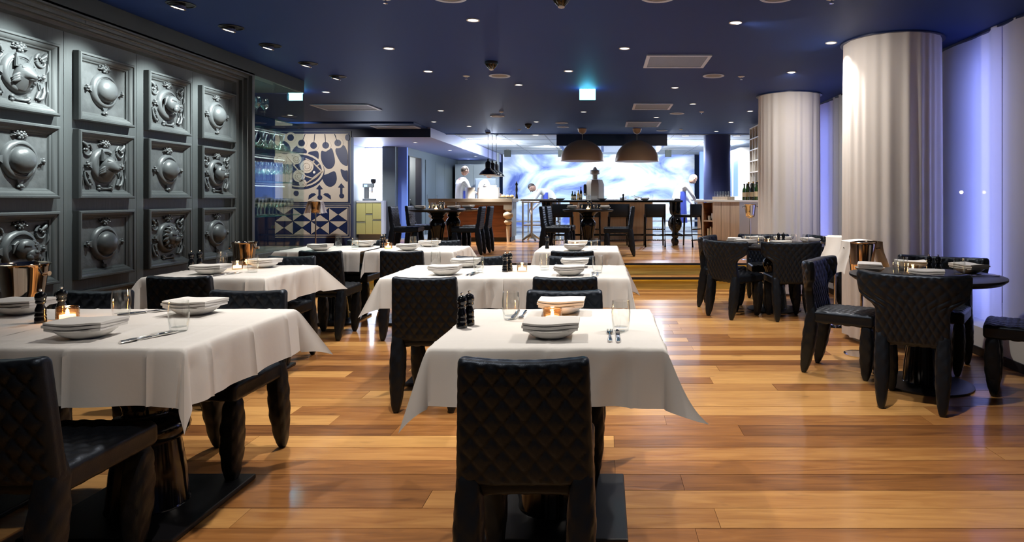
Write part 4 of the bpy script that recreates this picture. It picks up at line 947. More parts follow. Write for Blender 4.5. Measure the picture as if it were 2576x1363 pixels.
def cutlery(x, y, z, lab, rz=0, dx=.034):
    c, s = math.cos(rz), math.sin(rz)
    tag(ob('fork', me_fork, M_chrome, None, (x, y, z+.001), (0, 0, rz)), 'steel fork '+lab, 'fork', 'forks')
    tag(ob('table_knife', me_knife, M_chrome, None, (x+dx*c, y+dx*s, z+.001), (0, 0, rz)), 'steel knife '+lab, 'knife', 'knives')
a = 'on the foreground table'
bowl(-.200, 2.465, TZ, a+', camera side', .03); bowl(-.195, 2.985, TZ, a+', far side', 0); tumbler(.064, 2.58, TZ, a+', right'); tumbler(-.405, 2.83, TZ, a+', left')
mills(-.575, 2.64, TZ, a, .018, .06); votive(-.219, 2.75, TZ, a, 1, .3); cutlery(.020, 2.475, TZ, a+', camera side', 0, .030); cutlery(-.365, 2.93, TZ, a+', far side', math.pi, .034)
a = 'on the front left table'
bowl(-1.945, 2.465, TZ, a+', camera side', .05); bowl(-1.845, 2.96, TZ, a+', far side, aisle end', -.1); bowl(-2.64, 2.97, TZ, a+', far side, picture edge', 0)
tumbler(-1.675, 2.58, TZ, a+', nearer right one'); tumbler(-2.13, 2.89, TZ, a+', farther left one'); mills(-2.365, 2.75, TZ, a, .03, .07); votive(-2.285, 2.79, TZ, a, 1, .35)
cutlery(-1.715, 2.46, TZ, a+', camera side', -.35, .02); cutlery(-2.10, 3.0, TZ, a+', far side', -.75, .02)
a = 'on the wall side second row table'
bowl(-2.72, 4.53, TZ, a+', camera side', .04); bowl(-2.58, 4.97, TZ, a+', far side'); tumbler(-2.90, 4.97, TZ, a+', left'); tumbler(-2.49, 4.64, TZ, a+', right'); mills(-3.025, 4.80, TZ, a, .03, .05); votive(-2.71, 4.84, TZ, a); cutlery(-2.60, 4.50, TZ, a, -.4, .02)
a = 'on the middle double table, left half'
bowl(-1.09, 4.49, TZ, a+', camera side'); bowl(-1.055, 4.99, TZ, a+', far side', .05); tumbler(-1.285, 4.99, TZ, a+', far one'); tumbler(-.886, 4.61, TZ, a+', near one'); cutlery(-.925, 4.52, TZ, a, -.1, .03); mills(-.71, 4.68, TZ, a, .025, .05)
a = 'on the middle double table, right half'
votive(-.59, 4.69, TZ, a); bowl(-.24, 4.47, TZ, a+', camera side'); bowl(-.225, 4.99, TZ, a+', far side'); tumbler(-.44, 4.79, TZ, a+', left'); tumbler(-.05, 4.61, TZ, a+', right'); cutlery(-.08, 4.50, TZ, a, 0, .03)
a = 'on the back centre table'
mills(-.60, 6.85, TZ, a, .01, .05, False); tumbler(-.46, 7.0, TZ, a+', left'); tumbler(-.105, 6.72, TZ, a+', right'); bowl(-.30, 6.58, TZ, a+', camera side'); bowl(-.29, 7.12, TZ, a+', far side'); votive(-.31, 6.86, TZ, a)
a = 'on the back left table'
bowl(-2.86, 6.60, TZ, a+', wall end, camera side'); bowl(-2.60, 7.10, TZ, a+', wall end, far side'); bowl(-1.98, 6.62, TZ, a+', aisle end, camera side'); bowl(-1.90, 7.12, TZ, a+', aisle end, far side')
tumbler(-2.90, 7.15, TZ, a+', first from the wall'); tumbler(-2.57, 6.75, TZ, a+', second from the wall'); tumbler(-2.05, 7.02, TZ, a+', third from the wall'); tumbler(-1.74, 6.72, TZ, a+', fourth from the wall')
mills(-2.36, 6.95, TZ, a, .01, .05); votive(-2.26, 6.85, TZ, a, 1)
def ring(cx, cy, z, r, items):
    for kind, ang, rad, lab in items:
        A = math.radians(ang); x, y = cx+r*rad*math.cos(A), cy+r*rad*math.sin(A)
        if kind == 'b': bowl(x, y, z, lab, A+math.pi/2)
        elif kind == 't': tumbler(x, y, z, lab)
        elif kind == 'm': mills(x, y, z, lab, .05, -.02)
        elif kind == 'v': votive(x, y, z, lab, 1 if 'far round' in lab else 0, .3)
        elif kind == 'c': cutlery(x, y, z, lab, A+math.pi/2, .025)
a = 'on the near round table'
ring(*RT1, TZ, .49, [('b', 160, .72, a+', left'), ('b', 245, .66, a+', camera side'), ('b', 15, .74, a+', right'), ('b', 80, .66, a+', far side'), ('t', 205, .52, a+', left of the camera side bowl'), ('t', 170, .30, a+', behind the left bowl'), ('t', 335, .42, a+', right'), ('m', 300, .06, a), ('v', 150, .16, a), ('c', 345, .72, a+', right'), ('c', 195, .82, a+', left')])
a = 'on the far round table'
ring(*RT2, TZ, .60, [('b', 170, .74, a+', left'), ('b', 210, .72, a+', front left'), ('b', 265, .72, a+', camera side'), ('b', 60, .70, a+', far side'), ('b', 10, .74, a+', right'), ('b', 110, .72, a+', rear left'), ('t', 185, .52, a+', first from left'), ('t', 225, .45, a+', second from left'), ('t', 250, .30, a+', third from left'), ('t', 330, .38, a+', fourth from left'), ('t', 345, .58, a+', fifth from left'), ('m', 280, .20, a), ('v', 215, .16, a)])
uz = UP+TZ
a = 'on the raised left table'
ring(-2.80, 11.0, uz, .46, [('b', 190, .62, a+', left'), ('b', 345, .66, a+', right'), ('t', 205, .25, a+', left one'), ('t', 130, .35, a+', middle one'), ('t', 320, .30, a+', right one'), ('m', 60, .12, a), ('v', 250, .10, a)])
a = 'on the rear raised left table'
ring(-2.76, 11.95, uz, .46, [('b', 190, .62, a+', left'), ('b', 345, .66, a+', right'), ('t', 320, .30, a)])
a = 'on the raised centre table'
ring(-.28, 11.1, uz, .43, [('b', 180, .62, a+', left'), ('b', 0, .66, a+', right'), ('t', 210, .35, a+', left'), ('t', 330, .35, a+', right'), ('m', 90, .10, a), ('v', 270, .10, a)])

# ------------------------------------------------------------------ ice buckets on stands
def drape_mesh(seed, wd=.30, drop=.22):
    """napkin hung over a bucket rim: a strip that goes up, across and down both sides"""
    rs = random.Random(seed); V = []; F = []; n, m = 24, 14
    for i in range(n+1):
        t = -1+2*i/n
        for j in range(m+1):
            s = -.5+j/m
            if abs(t) < .5: x, z = t*2*.118, .012*math.cos(t*math.pi)
            else: k = (abs(t)-.5)*2; x, z = math.copysign(.118+.05*k**1.3, t), -drop*k
            k = max(0, abs(t)-.5)*2
            V.append((x+.012*k*math.sin(9*s+seed), s*(.14+.10*k)+.01*math.sin(12*t), z+.006*math.sin(14*s+seed)*k))
    for i in range(n):
        for j in range(m): F.append((i*(m+1)+j, i*(m+1)+j+1, (i+1)*(m+1)+j+1, (i+1)*(m+1)+j))
    return MB().add(V, F).mesh('draped_napkin', 60, clean=False)
BUCK = [(.070, 0), (.075, .004), (.083, .08), (.098, .19), (.104, .205), (.108, .207), (.104, .210), (.096, .20), (.080, .08), (.070, .008), (.0005, .008)]
def bucket_stand(x, y, z, h, lab, m, scale=1.0, nap=None, rz=0):
    st = thing('bucket_stand', 'slim steel pole stand of the '+lab, 'stand', (x, y, z), 0, 'ice bucket stands')
    ob('base_plate', MB().lathe([(.14, 0), (.14, .006), (.10, .012), (.02, .016)], 32).mesh('base_plate', 40), M_chrome, st)
    ob('pole', MB().lathe([(.012, .014), (.012, h-.004)], 16).mesh('pole', 50), M_chrome, st); ob('collar', MB().lathe([(.012, h-.03), (.05, h-.012), (.075*scale, h-.004), (.0005, h-.003)], 24).mesh('collar', 40), M_chrome, st)
    b = thing('ice_bucket', lab, 'ice bucket', (x, y, z+h), 0, 'ice buckets')
    ob('bucket_body', MB().lathe([(r*scale, zz*scale) for r, zz in BUCK], 40).mesh('bucket_body', 50), m, b)
    for s in (-1, 1): ob('knob', MB().tube([(s*.096*scale, 0, .155*scale), (s*.115*scale, 0, .16*scale), (s*.128*scale, 0, .16*scale)], [.008, .009, .013], 10).mesh('knob', 50), m, b)
    if nap is not None:
        d = ob('draped_napkin', drape_mesh(nap), M_napkin, None, (x, y, z+h+.212*scale), (0, 0, rz)); d.scale = (scale, scale, scale); tag(d, 'white napkin draped over the '+lab, 'napkin', 'draped napkins')
bucket_stand(-3.10, 3.50, 0, .70, 'polished ice bucket at left edge behind the front table', M_copper, 1.08)
bucket_stand(-3.27, 5.95, 0, .66, 'copper toned ice bucket beside the wall side table', M_copper, 1.05)
bucket_stand(2.10, 5.36, 0, .68, 'gold toned ice bucket by the big curtained column', M_copper, 1.15, 3, .1)
bucket_stand(2.30, 6.55, 0, .66, 'half hidden ice bucket left of the big curtained column', M_chrome, 1.1, 5, 1.2)
bucket_stand(-5.42, 12.3, UP, .67, 'copper ice bucket in front of the tiled cabinet', M_copper, 1.0, 4, 0)
bucket_stand(2.22, 10.0, UP, .66, 'chrome champagne bucket by the rear column', M_chrome, .9)

# ------------------------------------------------------------------ pendants
def dome_lamp(x, y, rim, lab):
    t = thing('dome_pendant', lab, 'pendant lamp', (x, y, rim), 0, 'large dome pendants'); Rr, H = .44, .425
    out = [(Rr*math.cos(a*math.pi/40), H*math.sin(a*math.pi/40)) for a in range(0, 20)]+[(.02, H)]
    ob('shade', MB().lathe([(Rr-.012, .0)]+out, 64).mesh('shade', 60), M_gold, t)
    ob('shade_lining', MB().lathe([(Rr-.013, .002)]+[((Rr-.014)*math.cos(a*math.pi/40), (H-.014)*math.sin(a*math.pi/40)) for a in range(1, 20)]+[(.0005, H-.014)], 64).mesh('shade_lining', 60), M_domein, t)
    ob('cord', MB().tube([(0, 0, H), (0, 0, CEIL-rim-.10)], .004, 8).mesh('cord', 50), M_white, t)
    ob('canopy', MB().lathe([(.005, CEIL-rim-.11), (.045, CEIL-rim-.10), (.080, CEIL-rim-.06), (.092, CEIL-rim-.002)], 28).mesh('canopy', 50), M_gold, t)
    b = ob('bulb', MB().ball((0, 0, .20), .05, 16, 10).mesh('bulb', 60), M_dome_lamp, t); point((x, y, rim+.14), 150, (1, .85, .66), .06, None, 'pendant_light')
dome_lamp(-.450, 13.2, 2.03, 'left of two large bronze dome pendants over the bar table'); dome_lamp(.650, 13.2, 2.02, 'right of two large bronze dome pendants over the bar table')
for i, yy in enumerate((13.9, 14.42, 14.95)):
    zc = CEIL if yy < 14.2 else KCEIL; rim = 1.78; t = thing('black_pendant', '%s of three black workshop pendants over the wooden counter' % ('nearest', 'middle', 'farthest')[i], 'pendant lamp', (-2.47, yy, rim), 0, 'black pendants')
    ob('shade', MB().lathe([(.19, 0), (.185, .012), (.17, .035), (.13, .085), (.10, .10), (.075, .125), (.06, .14)], 36).mesh('shade', 50), M_lacquer, t)
    ob('shade_lining', MB().lathe([(.186, -.002), (.165, .030), (.12, .08), (.0005, .10)], 36).mesh('shade_lining', 50), M_domein, t)
    ob('socket', MB().lathe([(.062, .13), (.062, .25), (.05, .27), (.02, .29), (.02, .33), (.008, .34)], 20).mesh('socket', 40), M_black, t); ob('cord', MB().tube([(0, 0, .33), (0, 0, zc-rim-.03)], .005, 8).mesh('cord', 50), M_black, t); ob('canopy', MB().lathe([(.01, zc-rim-.04), (.05, zc-rim-.03), (.06, zc-rim-.001)], 20).mesh('canopy', 40), M_black, t)
    ob('bulb', MB().ball((0, 0, .04), .035, 12, 8).mesh('bulb', 60), M_dome_lamp, t); spot((-2.47, yy, rim-.012), 150, (1, .9, .78), 2.2, .7, (-2.47, yy, 0), .05, 'pendant_beam')

# ------------------------------------------------------------------ kitchen
def kit_wall():
    m = bpy.data.materials.new('cloud_mural'); m.use_nodes = True; nt = m.node_tree; b = nt.nodes['Principled BSDF']; L = nt.links.new; N = nt.nodes.new
    tc = N('ShaderNodeTexCoord'); mp = N('ShaderNodeMapping'); mp.inputs['Rotation'].default_value = (0, .5, 0); mp.inputs['Scale'].default_value = (.32, 1, .62); L(tc.outputs['Object'], mp.inputs[0])
    n = N('ShaderNodeTexNoise'); n.inputs['Scale'].default_value = 1.5; n.inputs['Detail'].default_value = 6; n.inputs['Distortion'].default_value = 1.6; L(mp.outputs[0], n.inputs['Vector'])
    rp = N('ShaderNodeValToRGB'); e = rp.color_ramp.elements; e[0].position = .34; e[0].color = (.05, .10, .42, 1); e[1].position = .62; e[1].color = (.80, .86, .90, 1)
    q = rp.color_ramp.elements.new(.45); q.color = (.30, .42, .72, 1); L(n.outputs[0], rp.inputs[0]); L(rp.outputs[0], b.inputs['Base Color']); b.inputs['Roughness'].default_value = .5; return m
box_struct('wall_kitchen_back', (-3.4, 21.9, UP), (3.0, 22.1, KCEIL), kit_wall())
box_struct('wall_kitchen_left', (-5.2, 21.0, UP), (-3.4, 21.2, KCEIL), M_greyw)
box_struct('wall_kitchen_blue', (3.0, 20.6, UP), (5.9, 20.8, KCEIL), M_blue)
for i, (x, yy, tx, ty, tz, p) in enumerate(((-2.6, 17.2, -2.9, 22, 1.2, 250), (-1.6, 18.2, -1.6, 22, 1.0, 310), (-.3, 19.0, -.3, 22, .9, 250), (1.2, 18.2, 1.2, 22, 1.0, 310), (2.3, 17.2, 2.2, 21, 1.2, 250), (-3.3, 16.0, -3.3, 16.2, 0, 200), (-1.6, 15.2, -1.6, 15.6, 0, 200), (1.9, 15.4, 1.8, 15.8, 0, 260), (3.1, 15.4, 3.1, 16.5, 0, 200), (.2, 17.6, .2, 17.6, 0, 200))):  # lamps and fittings added to brighten the kitchen and its cloud mural
    t = thing('added_kitchen_downlight', 'added bright round kitchen ceiling light, number %s' % ('one','two','three','four','five','six','seven','eight','nine','ten')[i], 'ceiling light', (x, yy, KCEIL), 0, 'added kitchen ceiling lights')
    ob('trim_ring', MB().lathe([(.10, -.0005), (.10, -.008), (.08, -.004), (.08, -.0005)], 24).mesh('trim_ring', 50), M_white, t); ob('lens', MB().lathe([(.08, -.001), (.0005, -.005)], 24).mesh('lens', 50), M_lens, t)
    spot((x, yy, KCEIL-.03), p, WHITE, 2.3, .8, (tx, ty, tz), .08, 'added_kitchen_beam')
# extraction hood
hd = thing('kitchen_hood', 'long dark blue extraction hood above the kitchen range', 'hood', (.16, 15.2, 2.44))
ob('hood_front', MB().box((-1.22, -.75, .0), (1.22, -.70, .295)).mesh('hood_front', 0), M_navyg, hd); ob('hood_body', MB().box((-1.20, -.70, .03), (1.20, 1.6, .295)).mesh('hood_body', 0), M_blue, hd)
for i in range(5): ob('filter', MB().box((-1.1+i*.46, -.5, .01), (-.70+i*.46, 1.4, .03)).mesh('filter', 0), M_brushed, hd)
for x in (-2.9, -1.3, 1.9):
    s = thing('ceiling_loudspeaker', 'small dark box speaker on kitchen ceiling, %s' % {-2.9: 'left', -1.3: 'middle', 1.9: 'right'}[x], 'speaker', (x, 19.6, KCEIL), 0, 'small box speakers')
    ob('speaker_box', MB().box((-.09, -.08, -.22), (.09, .08, -.03)).mesh('speaker_box', 0), mat('matte_speaker_grey', (.03, .035, .035), .9, spec=.05), s); ob('bracket', MB().box((-.02, -.02, -.03), (.02, .02, -.0005)).mesh('bracket', 0), M_black, s)
# wooden service counter with turned legs
KZ = UP+.002
ct = thing('service_counter', 'walnut fronted service counter with taupe top and turned pale legs', 'counter', (-2.87, 14.0, UP))
ob('worktop', MB().box((-.90, 0, .86), (.90, .95, .935)).mesh('worktop', 0, .006), M_taupe, ct); ob('apron', MB().box((-.88, .02, .79), (.88, .06, .86)).mesh('apron', 0), M_taupe, ct)
ob('front_panel', MB().box((-.86, .16, .10), (.86, .20, .79)).mesh('front_panel', 0), M_wood, ct); ob('carcass', MB().box((-.86, .20, .10), (.86, .93, .86)).mesh('carcass', 0), M_greyw, ct); ob('plinth', MB().box((-.84, .22, 0), (.84, .9, .10)).mesh('plinth', 0), M_black, ct)
LEGP = [(.035, 0), (.03, .02), (.045, .30), (.05, .34), (.03, .36), (.05, .375), (.085, .41), (.09, .44), (.07, .475), (.04, .49), (.05, .50), (.10, .54), (.112, .58), (.10, .62), (.06, .655), (.05, .67), (.075, .69), (.08, .70)]
me_tleg = MB().lathe(LEGP, 28).mesh('turned_leg', 50)
for x in (-.80, .80): lg = ob('turned_leg', me_tleg, M_turn, ct, (x, .085, .0)); ob('leg_block', MB().box((-.09, -.07, .70), (.09, .07, .86)).mesh('leg_block', 0), M_taupe, lg)
me_stack = {}
def plate_stack(x, y, z, r, h, lab):
    k = int(h/.016); pr = [(r*.55, 0)]
    for i in range(k): pr += [(r*.97, .002+i*.016), (r, .010+i*.016), (r*.97, .016+i*.016)]
    tag(ob('plate_stack', MB().lathe(pr+[(r*.9, k*.016+.001), (r*.7, k*.016-.006), (.0005, k*.016-.006)], 28).mesh('plate_stack', 50), M_china, None, (x, y, z+.001)), lab, 'plate stack', 'plate stacks')
CZ = UP+.935
for i, x in enumerate((-2.93, -2.67, -2.39)): plate_stack(x, 14.30, CZ, .105, .24, 'tall stack of white plates on the service counter, %s of three' % ('leftmost', 'middle', 'rightmost')[i])
plate_stack(-2.55, 14.6, CZ, .15, .30, 'widest stack of white plates behind the three on the service counter')
for i, x in enumerate((-2.20, -2.08)):
    tag(ob('bowl', me_bowl, M_china, None, (x, 14.2+.15*i, CZ+.001)), 'white bowl at the right end of the service counter, %s one' % ('left', 'right')[i], 'bowl', 'white bowls')
t = thing('bread_box', 'small wooden tray with bread beside the plate stacks', 'tray', (-2.17, 14.65, CZ+.001)); ob('tray', MB().box((-.16, -.08, 0), (.16, .08, .03)).mesh('tray', 0, .006), M_pale, t)
for i in range(3): ob('bread_roll', MB().ball((-.1+.1*i, 0, .05), (.05, .06, .035)).mesh('bread_roll', 60), M_foil, t)
ph = thing('tall_pepper_grinder', 'tall dark pepper grinder on the steel counter beside the service counter', 'pepper mill', (-1.96, 14.6, CZ+.001)); ob('body', MB().lathe([(.035, 0), (.03, .06), (.018, .12), (.03, .20), (.02, .28), (.032, .32), (.01, .36)], 18).mesh('body', 50), M_lacquer, ph); ob('knob', MB().ball((0, 0, .37), .014).mesh('knob', 60), M_chrome, ph)
# steel kitchen tables
def steel_table(cx, cy, w_, d, lab, back=0):
    t = thing('steel_table', lab, 'work table', (cx, cy, KZ), 0, 'steel kitchen tables')
    ob('worktop', MB().box((-w_/2, -d/2, .87), (w_/2, d/2, .92)).mesh('worktop', 0, .005), M_brushed, t); ob('undershelf', MB().box((-w_/2+.04, -d/2+.04, .30), (w_/2-.04, d/2-.04, .33)).mesh('undershelf', 0), M_brushed, t)
    for sx in (-1, 1):
        for sy in (-1, 1): ob('leg', MB().box((sx*(w_/2-.05)-.02, sy*(d/2-.05)-.02, 0), (sx*(w_/2-.05)+.02, sy*(d/2-.05)+.02, .87)).mesh('leg', 0), M_brushed, t)
steel_table(-1.52, 15.75, .85, 1.2, 'stainless steel work table right of the service counter'); steel_table(-2.4, 18.0, 2.4, .8, 'stainless work table behind the chefs at left'); steel_table(1.1, 18.4, 3.8, .8, 'long stainless kitchen range table below the cloud mural')
cart = thing('trestle_foot', 'splayed white steel floor stand beside the service counter', 'stand', (-1.62, 14.55, UP)); ob('post', MB().tube([(0, 0, .05), (0, 0, .84)], .025, 12).mesh('post', 50), M_white, cart)
for k in range(4): A = k*math.pi/2+.5; ob('foot', MB().tube([(0, 0, .16), (.22*math.cos(A), .22*math.sin(A), .02)], [.03, .02], 10).mesh('foot', 50), M_white, cart)
ob('stand_top', MB().box((-.2, -.2, .84), (.2, .2, .87)).mesh('stand_top', 0, .005), M_brushed, cart)
tp = thing('tall_grey_unit', 'tall grey steel cupboard behind the black pendants', 'cupboard', (-3.45, 19.2, KZ)); ob('cupboard_body', MB().box((-.30, -.2, .0), (.30, .3, 1.52)).mesh('cupboard_body', 0, .01), M_greyw, tp); ob('cupboard_door', MB().box((-.28, -.22, .10), (.28, -.20, 1.48)).mesh('cupboard_door', 0, .004), M_greyw, tp)
fr = thing('steel_fridge', 'tall grey refrigerator behind the left chefs', 'refrigerator', (-4.0, 20.3, KZ)); ob('fridge_body', MB().box((-.55, -.35, 0), (.55, .35, 1.98)).mesh('fridge_body', 0, .01), M_greyw, fr)
for s in (-1, 1): dd = ob('fridge_door', MB().box((s*.275-.268, -.375, .10), (s*.275+.268, -.352, 1.95)).mesh('fridge_door', 0, .005), M_greyw, fr); ob('handle', MB().box((s*.04-.01, -.40, .8), (s*.04+.01, -.376, 1.3)).mesh('handle', 0), M_chrome, dd)
# pale island behind the bar table
isl = thing('pale_island', 'pale wood kitchen island behind the bar table', 'island', (.12, 14.6, UP)); ob('front_panel', MB().box((-.90, 0, .02), (.95, .04, .86)).mesh('front_panel', 0), M_pale, isl); ob('carcass', MB().box((-.88, .04, .02), (.93, .8, .86)).mesh('carcass', 0), M_white, isl); ob('worktop', MB().box((-.95, -.03, .86), (1.0, .85, .90)).mesh('worktop', 0, .005), M_white, isl)
IZ = UP+.90
M_satin = mat('satin_steel', (.52, .49, .45), .45, .35)
mc = thing('steel_machine', 'stainless dough machine with round hopper on the pale island', 'machine', (-.22, 15.0, IZ+.001))
ob('body', MB().lathe([(.215, 0), (.225, .02), (.225, .36), (.18, .46), (.10, .47)], 8).mesh('body', 30), M_satin, mc, (0, 0, 0), (0, 0, .39)); ob('neck', MB().lathe([(.062, .46), (.062, .60)], 24).mesh('neck', 50), M_satin, mc); ob('hopper_ring', MB().lathe([(.07, .58), (.115, .60), (.115, .655), (.07, .67)], 28).mesh('hopper_ring', 40), M_satin, mc); ob('hopper_cone', MB().lathe([(.118, .668), (.112, .676), (.05, .70), (.03, .75), (.012, .755)], 24).mesh('hopper_cone', 50), M_white, mc)
ob('side_panel', MB().box((-.26, -.10, .10), (-.19, .10, .36)).mesh('side_panel', 0, .02), M_black, mc); ob('knob', MB().lathe([(.02, 0), (.025, .02), (.01, .03)], 12, (-.23, -.12, .12)).mesh('knob', 50), M_white, mc); ob('plate', MB().box((-.16, -.215, .03), (.06, -.19, .10)).mesh('plate', 0), M_white, mc)
def bottle(x, y, z, h, m, lab, r=.036, cap=None, grp='bottles'):
    t = thing('bottle', lab, 'bottle', (x, y, z+.001), 0, grp)
    ob('bottle_glass', MB().lathe([(r*.9, 0), (r, .008), (r, h*.58), (r*.85, h*.66), (r*.38, h*.78), (r*.36, h*.96), (r*.42, h*.97), (r*.42, h)], 18).mesh('bottle_glass', 50), m, t)
    ob('paper_label', MB().lathe([(r+.0008, h*.2), (r+.0008, h*.48)], 18).mesh('paper_label', 50), M_label, t); ob('cap', MB().lathe([(r*.44, h*.93), (r*.44, h+.004), (.0005, h+.005)], 14).mesh('cap', 40), cap or M_black, t)
M_oil = mat('golden_oil', (.65, .38, .04), .1, spec=.7)
for i, (x, h, m) in enumerate(((-.735, .20, M_greenb), (-.675, .19, M_darkb), (-.60, .22, M_oil), (-.54, .30, M_darkb))): bottle(x, 14.95, IZ, h, m, 'kitchen bottle on the left end of the pale island, %s from left' % ('first', 'second', 'third, golden oil', 'fourth, tallest')[i], .03, None, 'kitchen bottles')
for i, (x, yy) in enumerate(((.42, 14.9), (.75, 15.0), (.92, 14.8))): tag(ob('steel_pan', MB().lathe([(.07, 0), (.075, .005), (.085, .06), (.083, .06), (.07, .008), (.0005, .006)], 24).tube([(.08, 0, .05), (.18, 0, .07), (.26, .01, .10)], .008, 8).mesh('steel_pan', 50), M_chrome, None, (x, yy, IZ+.001), (0, 0, 1.1+i)), 'small steel pan on the pale island, %s of three' % ('left', 'middle', 'right')[i], 'pan', 'steel pans')
# dark bar table with bulbous legs and stools
bt = thing('bar_table', 'long dark high bar table with bulbous turned legs under the dome pendants', 'bar table', (.13, 13.35, UP))
ob('table_top', MB().box((-1.43, -.26, .86), (1.43, .26, .90)).mesh('table_top', 0, .006), M_lacquer, bt)
BLEG = [(.035, 0), (.05, .02), (.065, .07), (.05, .11), (.03, .13), (.045, .15), (.06, .19), (.04, .23), (.035, .25), (.09, .31), (.12, .38), (.125, .46), (.10, .53), (.06, .57), (.05, .59), (.08, .62), (.09, .66), (.10, .72), (.09, .80), (.10, .86)]
me_bleg = MB().lathe(BLEG, 26).mesh('turned_leg', 50)
for x in (-1.30, 1.30):
    for yy in (-.16, .16): ob('turned_leg', me_bleg, M_lacquer, bt, (x, yy, 0))
ob('stretcher', MB().box((-1.25, -.02, .18), (1.25, .02, .22)).mesh('stretcher', 0, .004), M_lacquer, bt)
for i, x in enumerate((-1.1, -.25, .62)): tag(ob('bowl', me_bowl, M_china, None, (x+.2, 13.35, UP+.901)), 'white bowl on the dark bar table, %s of three' % ('left', 'middle', 'right')[i], 'bowl', 'white bowls')
for i, x in enumerate((-.32, .45, .95)): tag(ob('water_tumbler', me_tumb, M_glass, None, (x, 13.30, UP+.901)), 'clear tumbler on the dark bar table, %s of three' % ('left', 'middle', 'right')[i], 'glass', 'water tumblers')
MILL.put((.38, 13.4, UP+.901), 0, 'black pepper mill in the middle of the dark bar table', 'pepper mills')
def stool_make():
    t = thing('bar_stool', '', 'bar stool')
    ob('seat', MB().box((-.20, -.19, .57), (.20, .19, .62)).mesh('seat', 40, .018), M_leather, t); ob('backrest', MB().box((-.205, -.215, .60), (.205, -.185, .83)).mesh('backrest', 40, .01), M_leather, t)
    for sx in (-1, 1):
        ob('leg', MB().tube([(sx*.19, -.24, 0), (sx*.185, -.20, .58), (sx*.185, -.21, .80)], [.017, .020, .016], 8).mesh('leg', 50), M_lacquer, t); ob('leg', MB().tube([(sx*.19, .20, 0), (sx*.18, .17, .58)], [.016, .020], 8).mesh('leg', 50), M_lacquer, t)
        ob('side_rail', MB().tube([(sx*.188, -.22, .22), (sx*.186, .185, .22)], .011, 8).mesh('side_rail', 50), M_lacquer, t)
    for z in (.13, .34):
        r = MB().tube([(-.188, -.215, z), (.188, -.215, z)], .010, 8)
        for k in range(7): r.ball((-.12+.04*k, -.215, z), .015, 8, 6)
        ob('beaded_rail', r.mesh('beaded_rail', 50), M_lacquer, t)
    ob('front_rail', MB().tube([(-.187, .19, .2), (.187, .19, .2)], .011, 8).mesh('front_rail', 50), M_lacquer, t); return t
ST = Kind(stool_make)
for i, (x, rz) in enumerate(((-.82, 0), (-.28, 0), (.27, .05), (.98, 0), (1.62, .9))): ST.put((x, 12.92 if i < 4 else 12.88, UP), rz, 'black bar stool with low back at the bar table, %s from left' % ('first', 'second', 'third', 'fourth', 'fifth, turned sideways')[i], 'bar stools')

# ------------------------------------------------------------------ right: pale counter, bottles, cubbyhole rack
pc = thing('pale_counter', 'angled pale wood counter with open shelf niche below the blue column', 'counter', (2.11, 14.9, UP), math.atan2(-1.0, .75))
Lc = 1.25     # local +X runs along the front towards the camera
ob('worktop', MB().box((-.06, -.03, .86), (Lc+.02, .45, .905)).mesh('worktop', 0, .005), M_white, pc)
for a, b in ((0, .17), (.47, .72), (.73, .98), (.99, Lc)): ob('front_panel', MB().box((a, 0, .02), (b-.004, .03, .86)).mesh('front_panel', 0), M_pale, pc)
ob('carcass', MB().box((0, .29, .02), (Lc, .44, .86)).mesh('carcass', 0), M_white, pc); ob('niche_back', MB().box((.17, .26, .04), (.47, .28, .84)).mesh('niche_back', 0), M_wood, pc); ob('niche_side', MB().box((.165, .03, .04), (.175, .28, .84)).mesh('niche_side', 0), M_wood, pc); ob('niche_side', MB().box((.46, .03, .04), (.47, .28, .84)).mesh('niche_side', 0), M_wood, pc); ob('niche_shelf', MB().box((.175, .01, .42), (.46, .27, .45)).mesh('niche_shelf', 0), M_pale, pc); ob('niche_floor', MB().box((.17, .0, .02), (.47, .28, .045)).mesh('niche_floor', 0), M_pale, pc)
ca, sa = math.cos(pc.rotation_euler.z), math.sin(pc.rotation_euler.z)
def on_pc(u, v, z): return (2.11+u*ca-v*sa, 14.9+u*sa+v*ca, UP+z)
for i, (u, r, h) in enumerate(((.25, .04, .10), (.38, .055, .16))): tag(ob('cup', MB().lathe([(r*.7, 0), (r, h*.4), (r, h), (r*.92, h), (r*.9, h*.4), (.0005, .01)], 20).mesh('cup', 50), M_china, None, on_pc(u, .13, .451)), 'white cup on the niche shelf of the pale counter, %s one' % ('smaller', 'taller')[i], 'cup', 'cups in the niche')
for i, (u, h) in enumerate(((.28, .22), (.36, .26), (.42, .24))): tag(ob('book', MB().box((-.015, -.10, 0), (.015, .10, h)).mesh('book', 0, .003), M_label if i < 2 else M_wood, None, on_pc(u, .14, .046), (0, 0, pc.rotation_euler.z)), 'upright book in the lower niche of the pale counter, %s' % ('left', 'middle', 'right')[i], 'book', 'books in the niche')
gr = thing('glass_crate', 'wooden crate of upturned glasses on the pale counter', 'crate', on_pc(.62, .18, .906), pc.rotation_euler.z); ob('crate', MB().box((-.22, -.12, 0), (.22, .12, .07)).mesh('crate', 0, .004), M_pale, gr)
for i in range(5):
    for j in range(2): tag(ob('water_tumbler', me_tumb, M_glass, None, on_pc(.46+i*.08, .12+j*.10, .977)), 'clear glass standing in the wooden crate on the pale counter', 'glass', 'glasses in the crate')
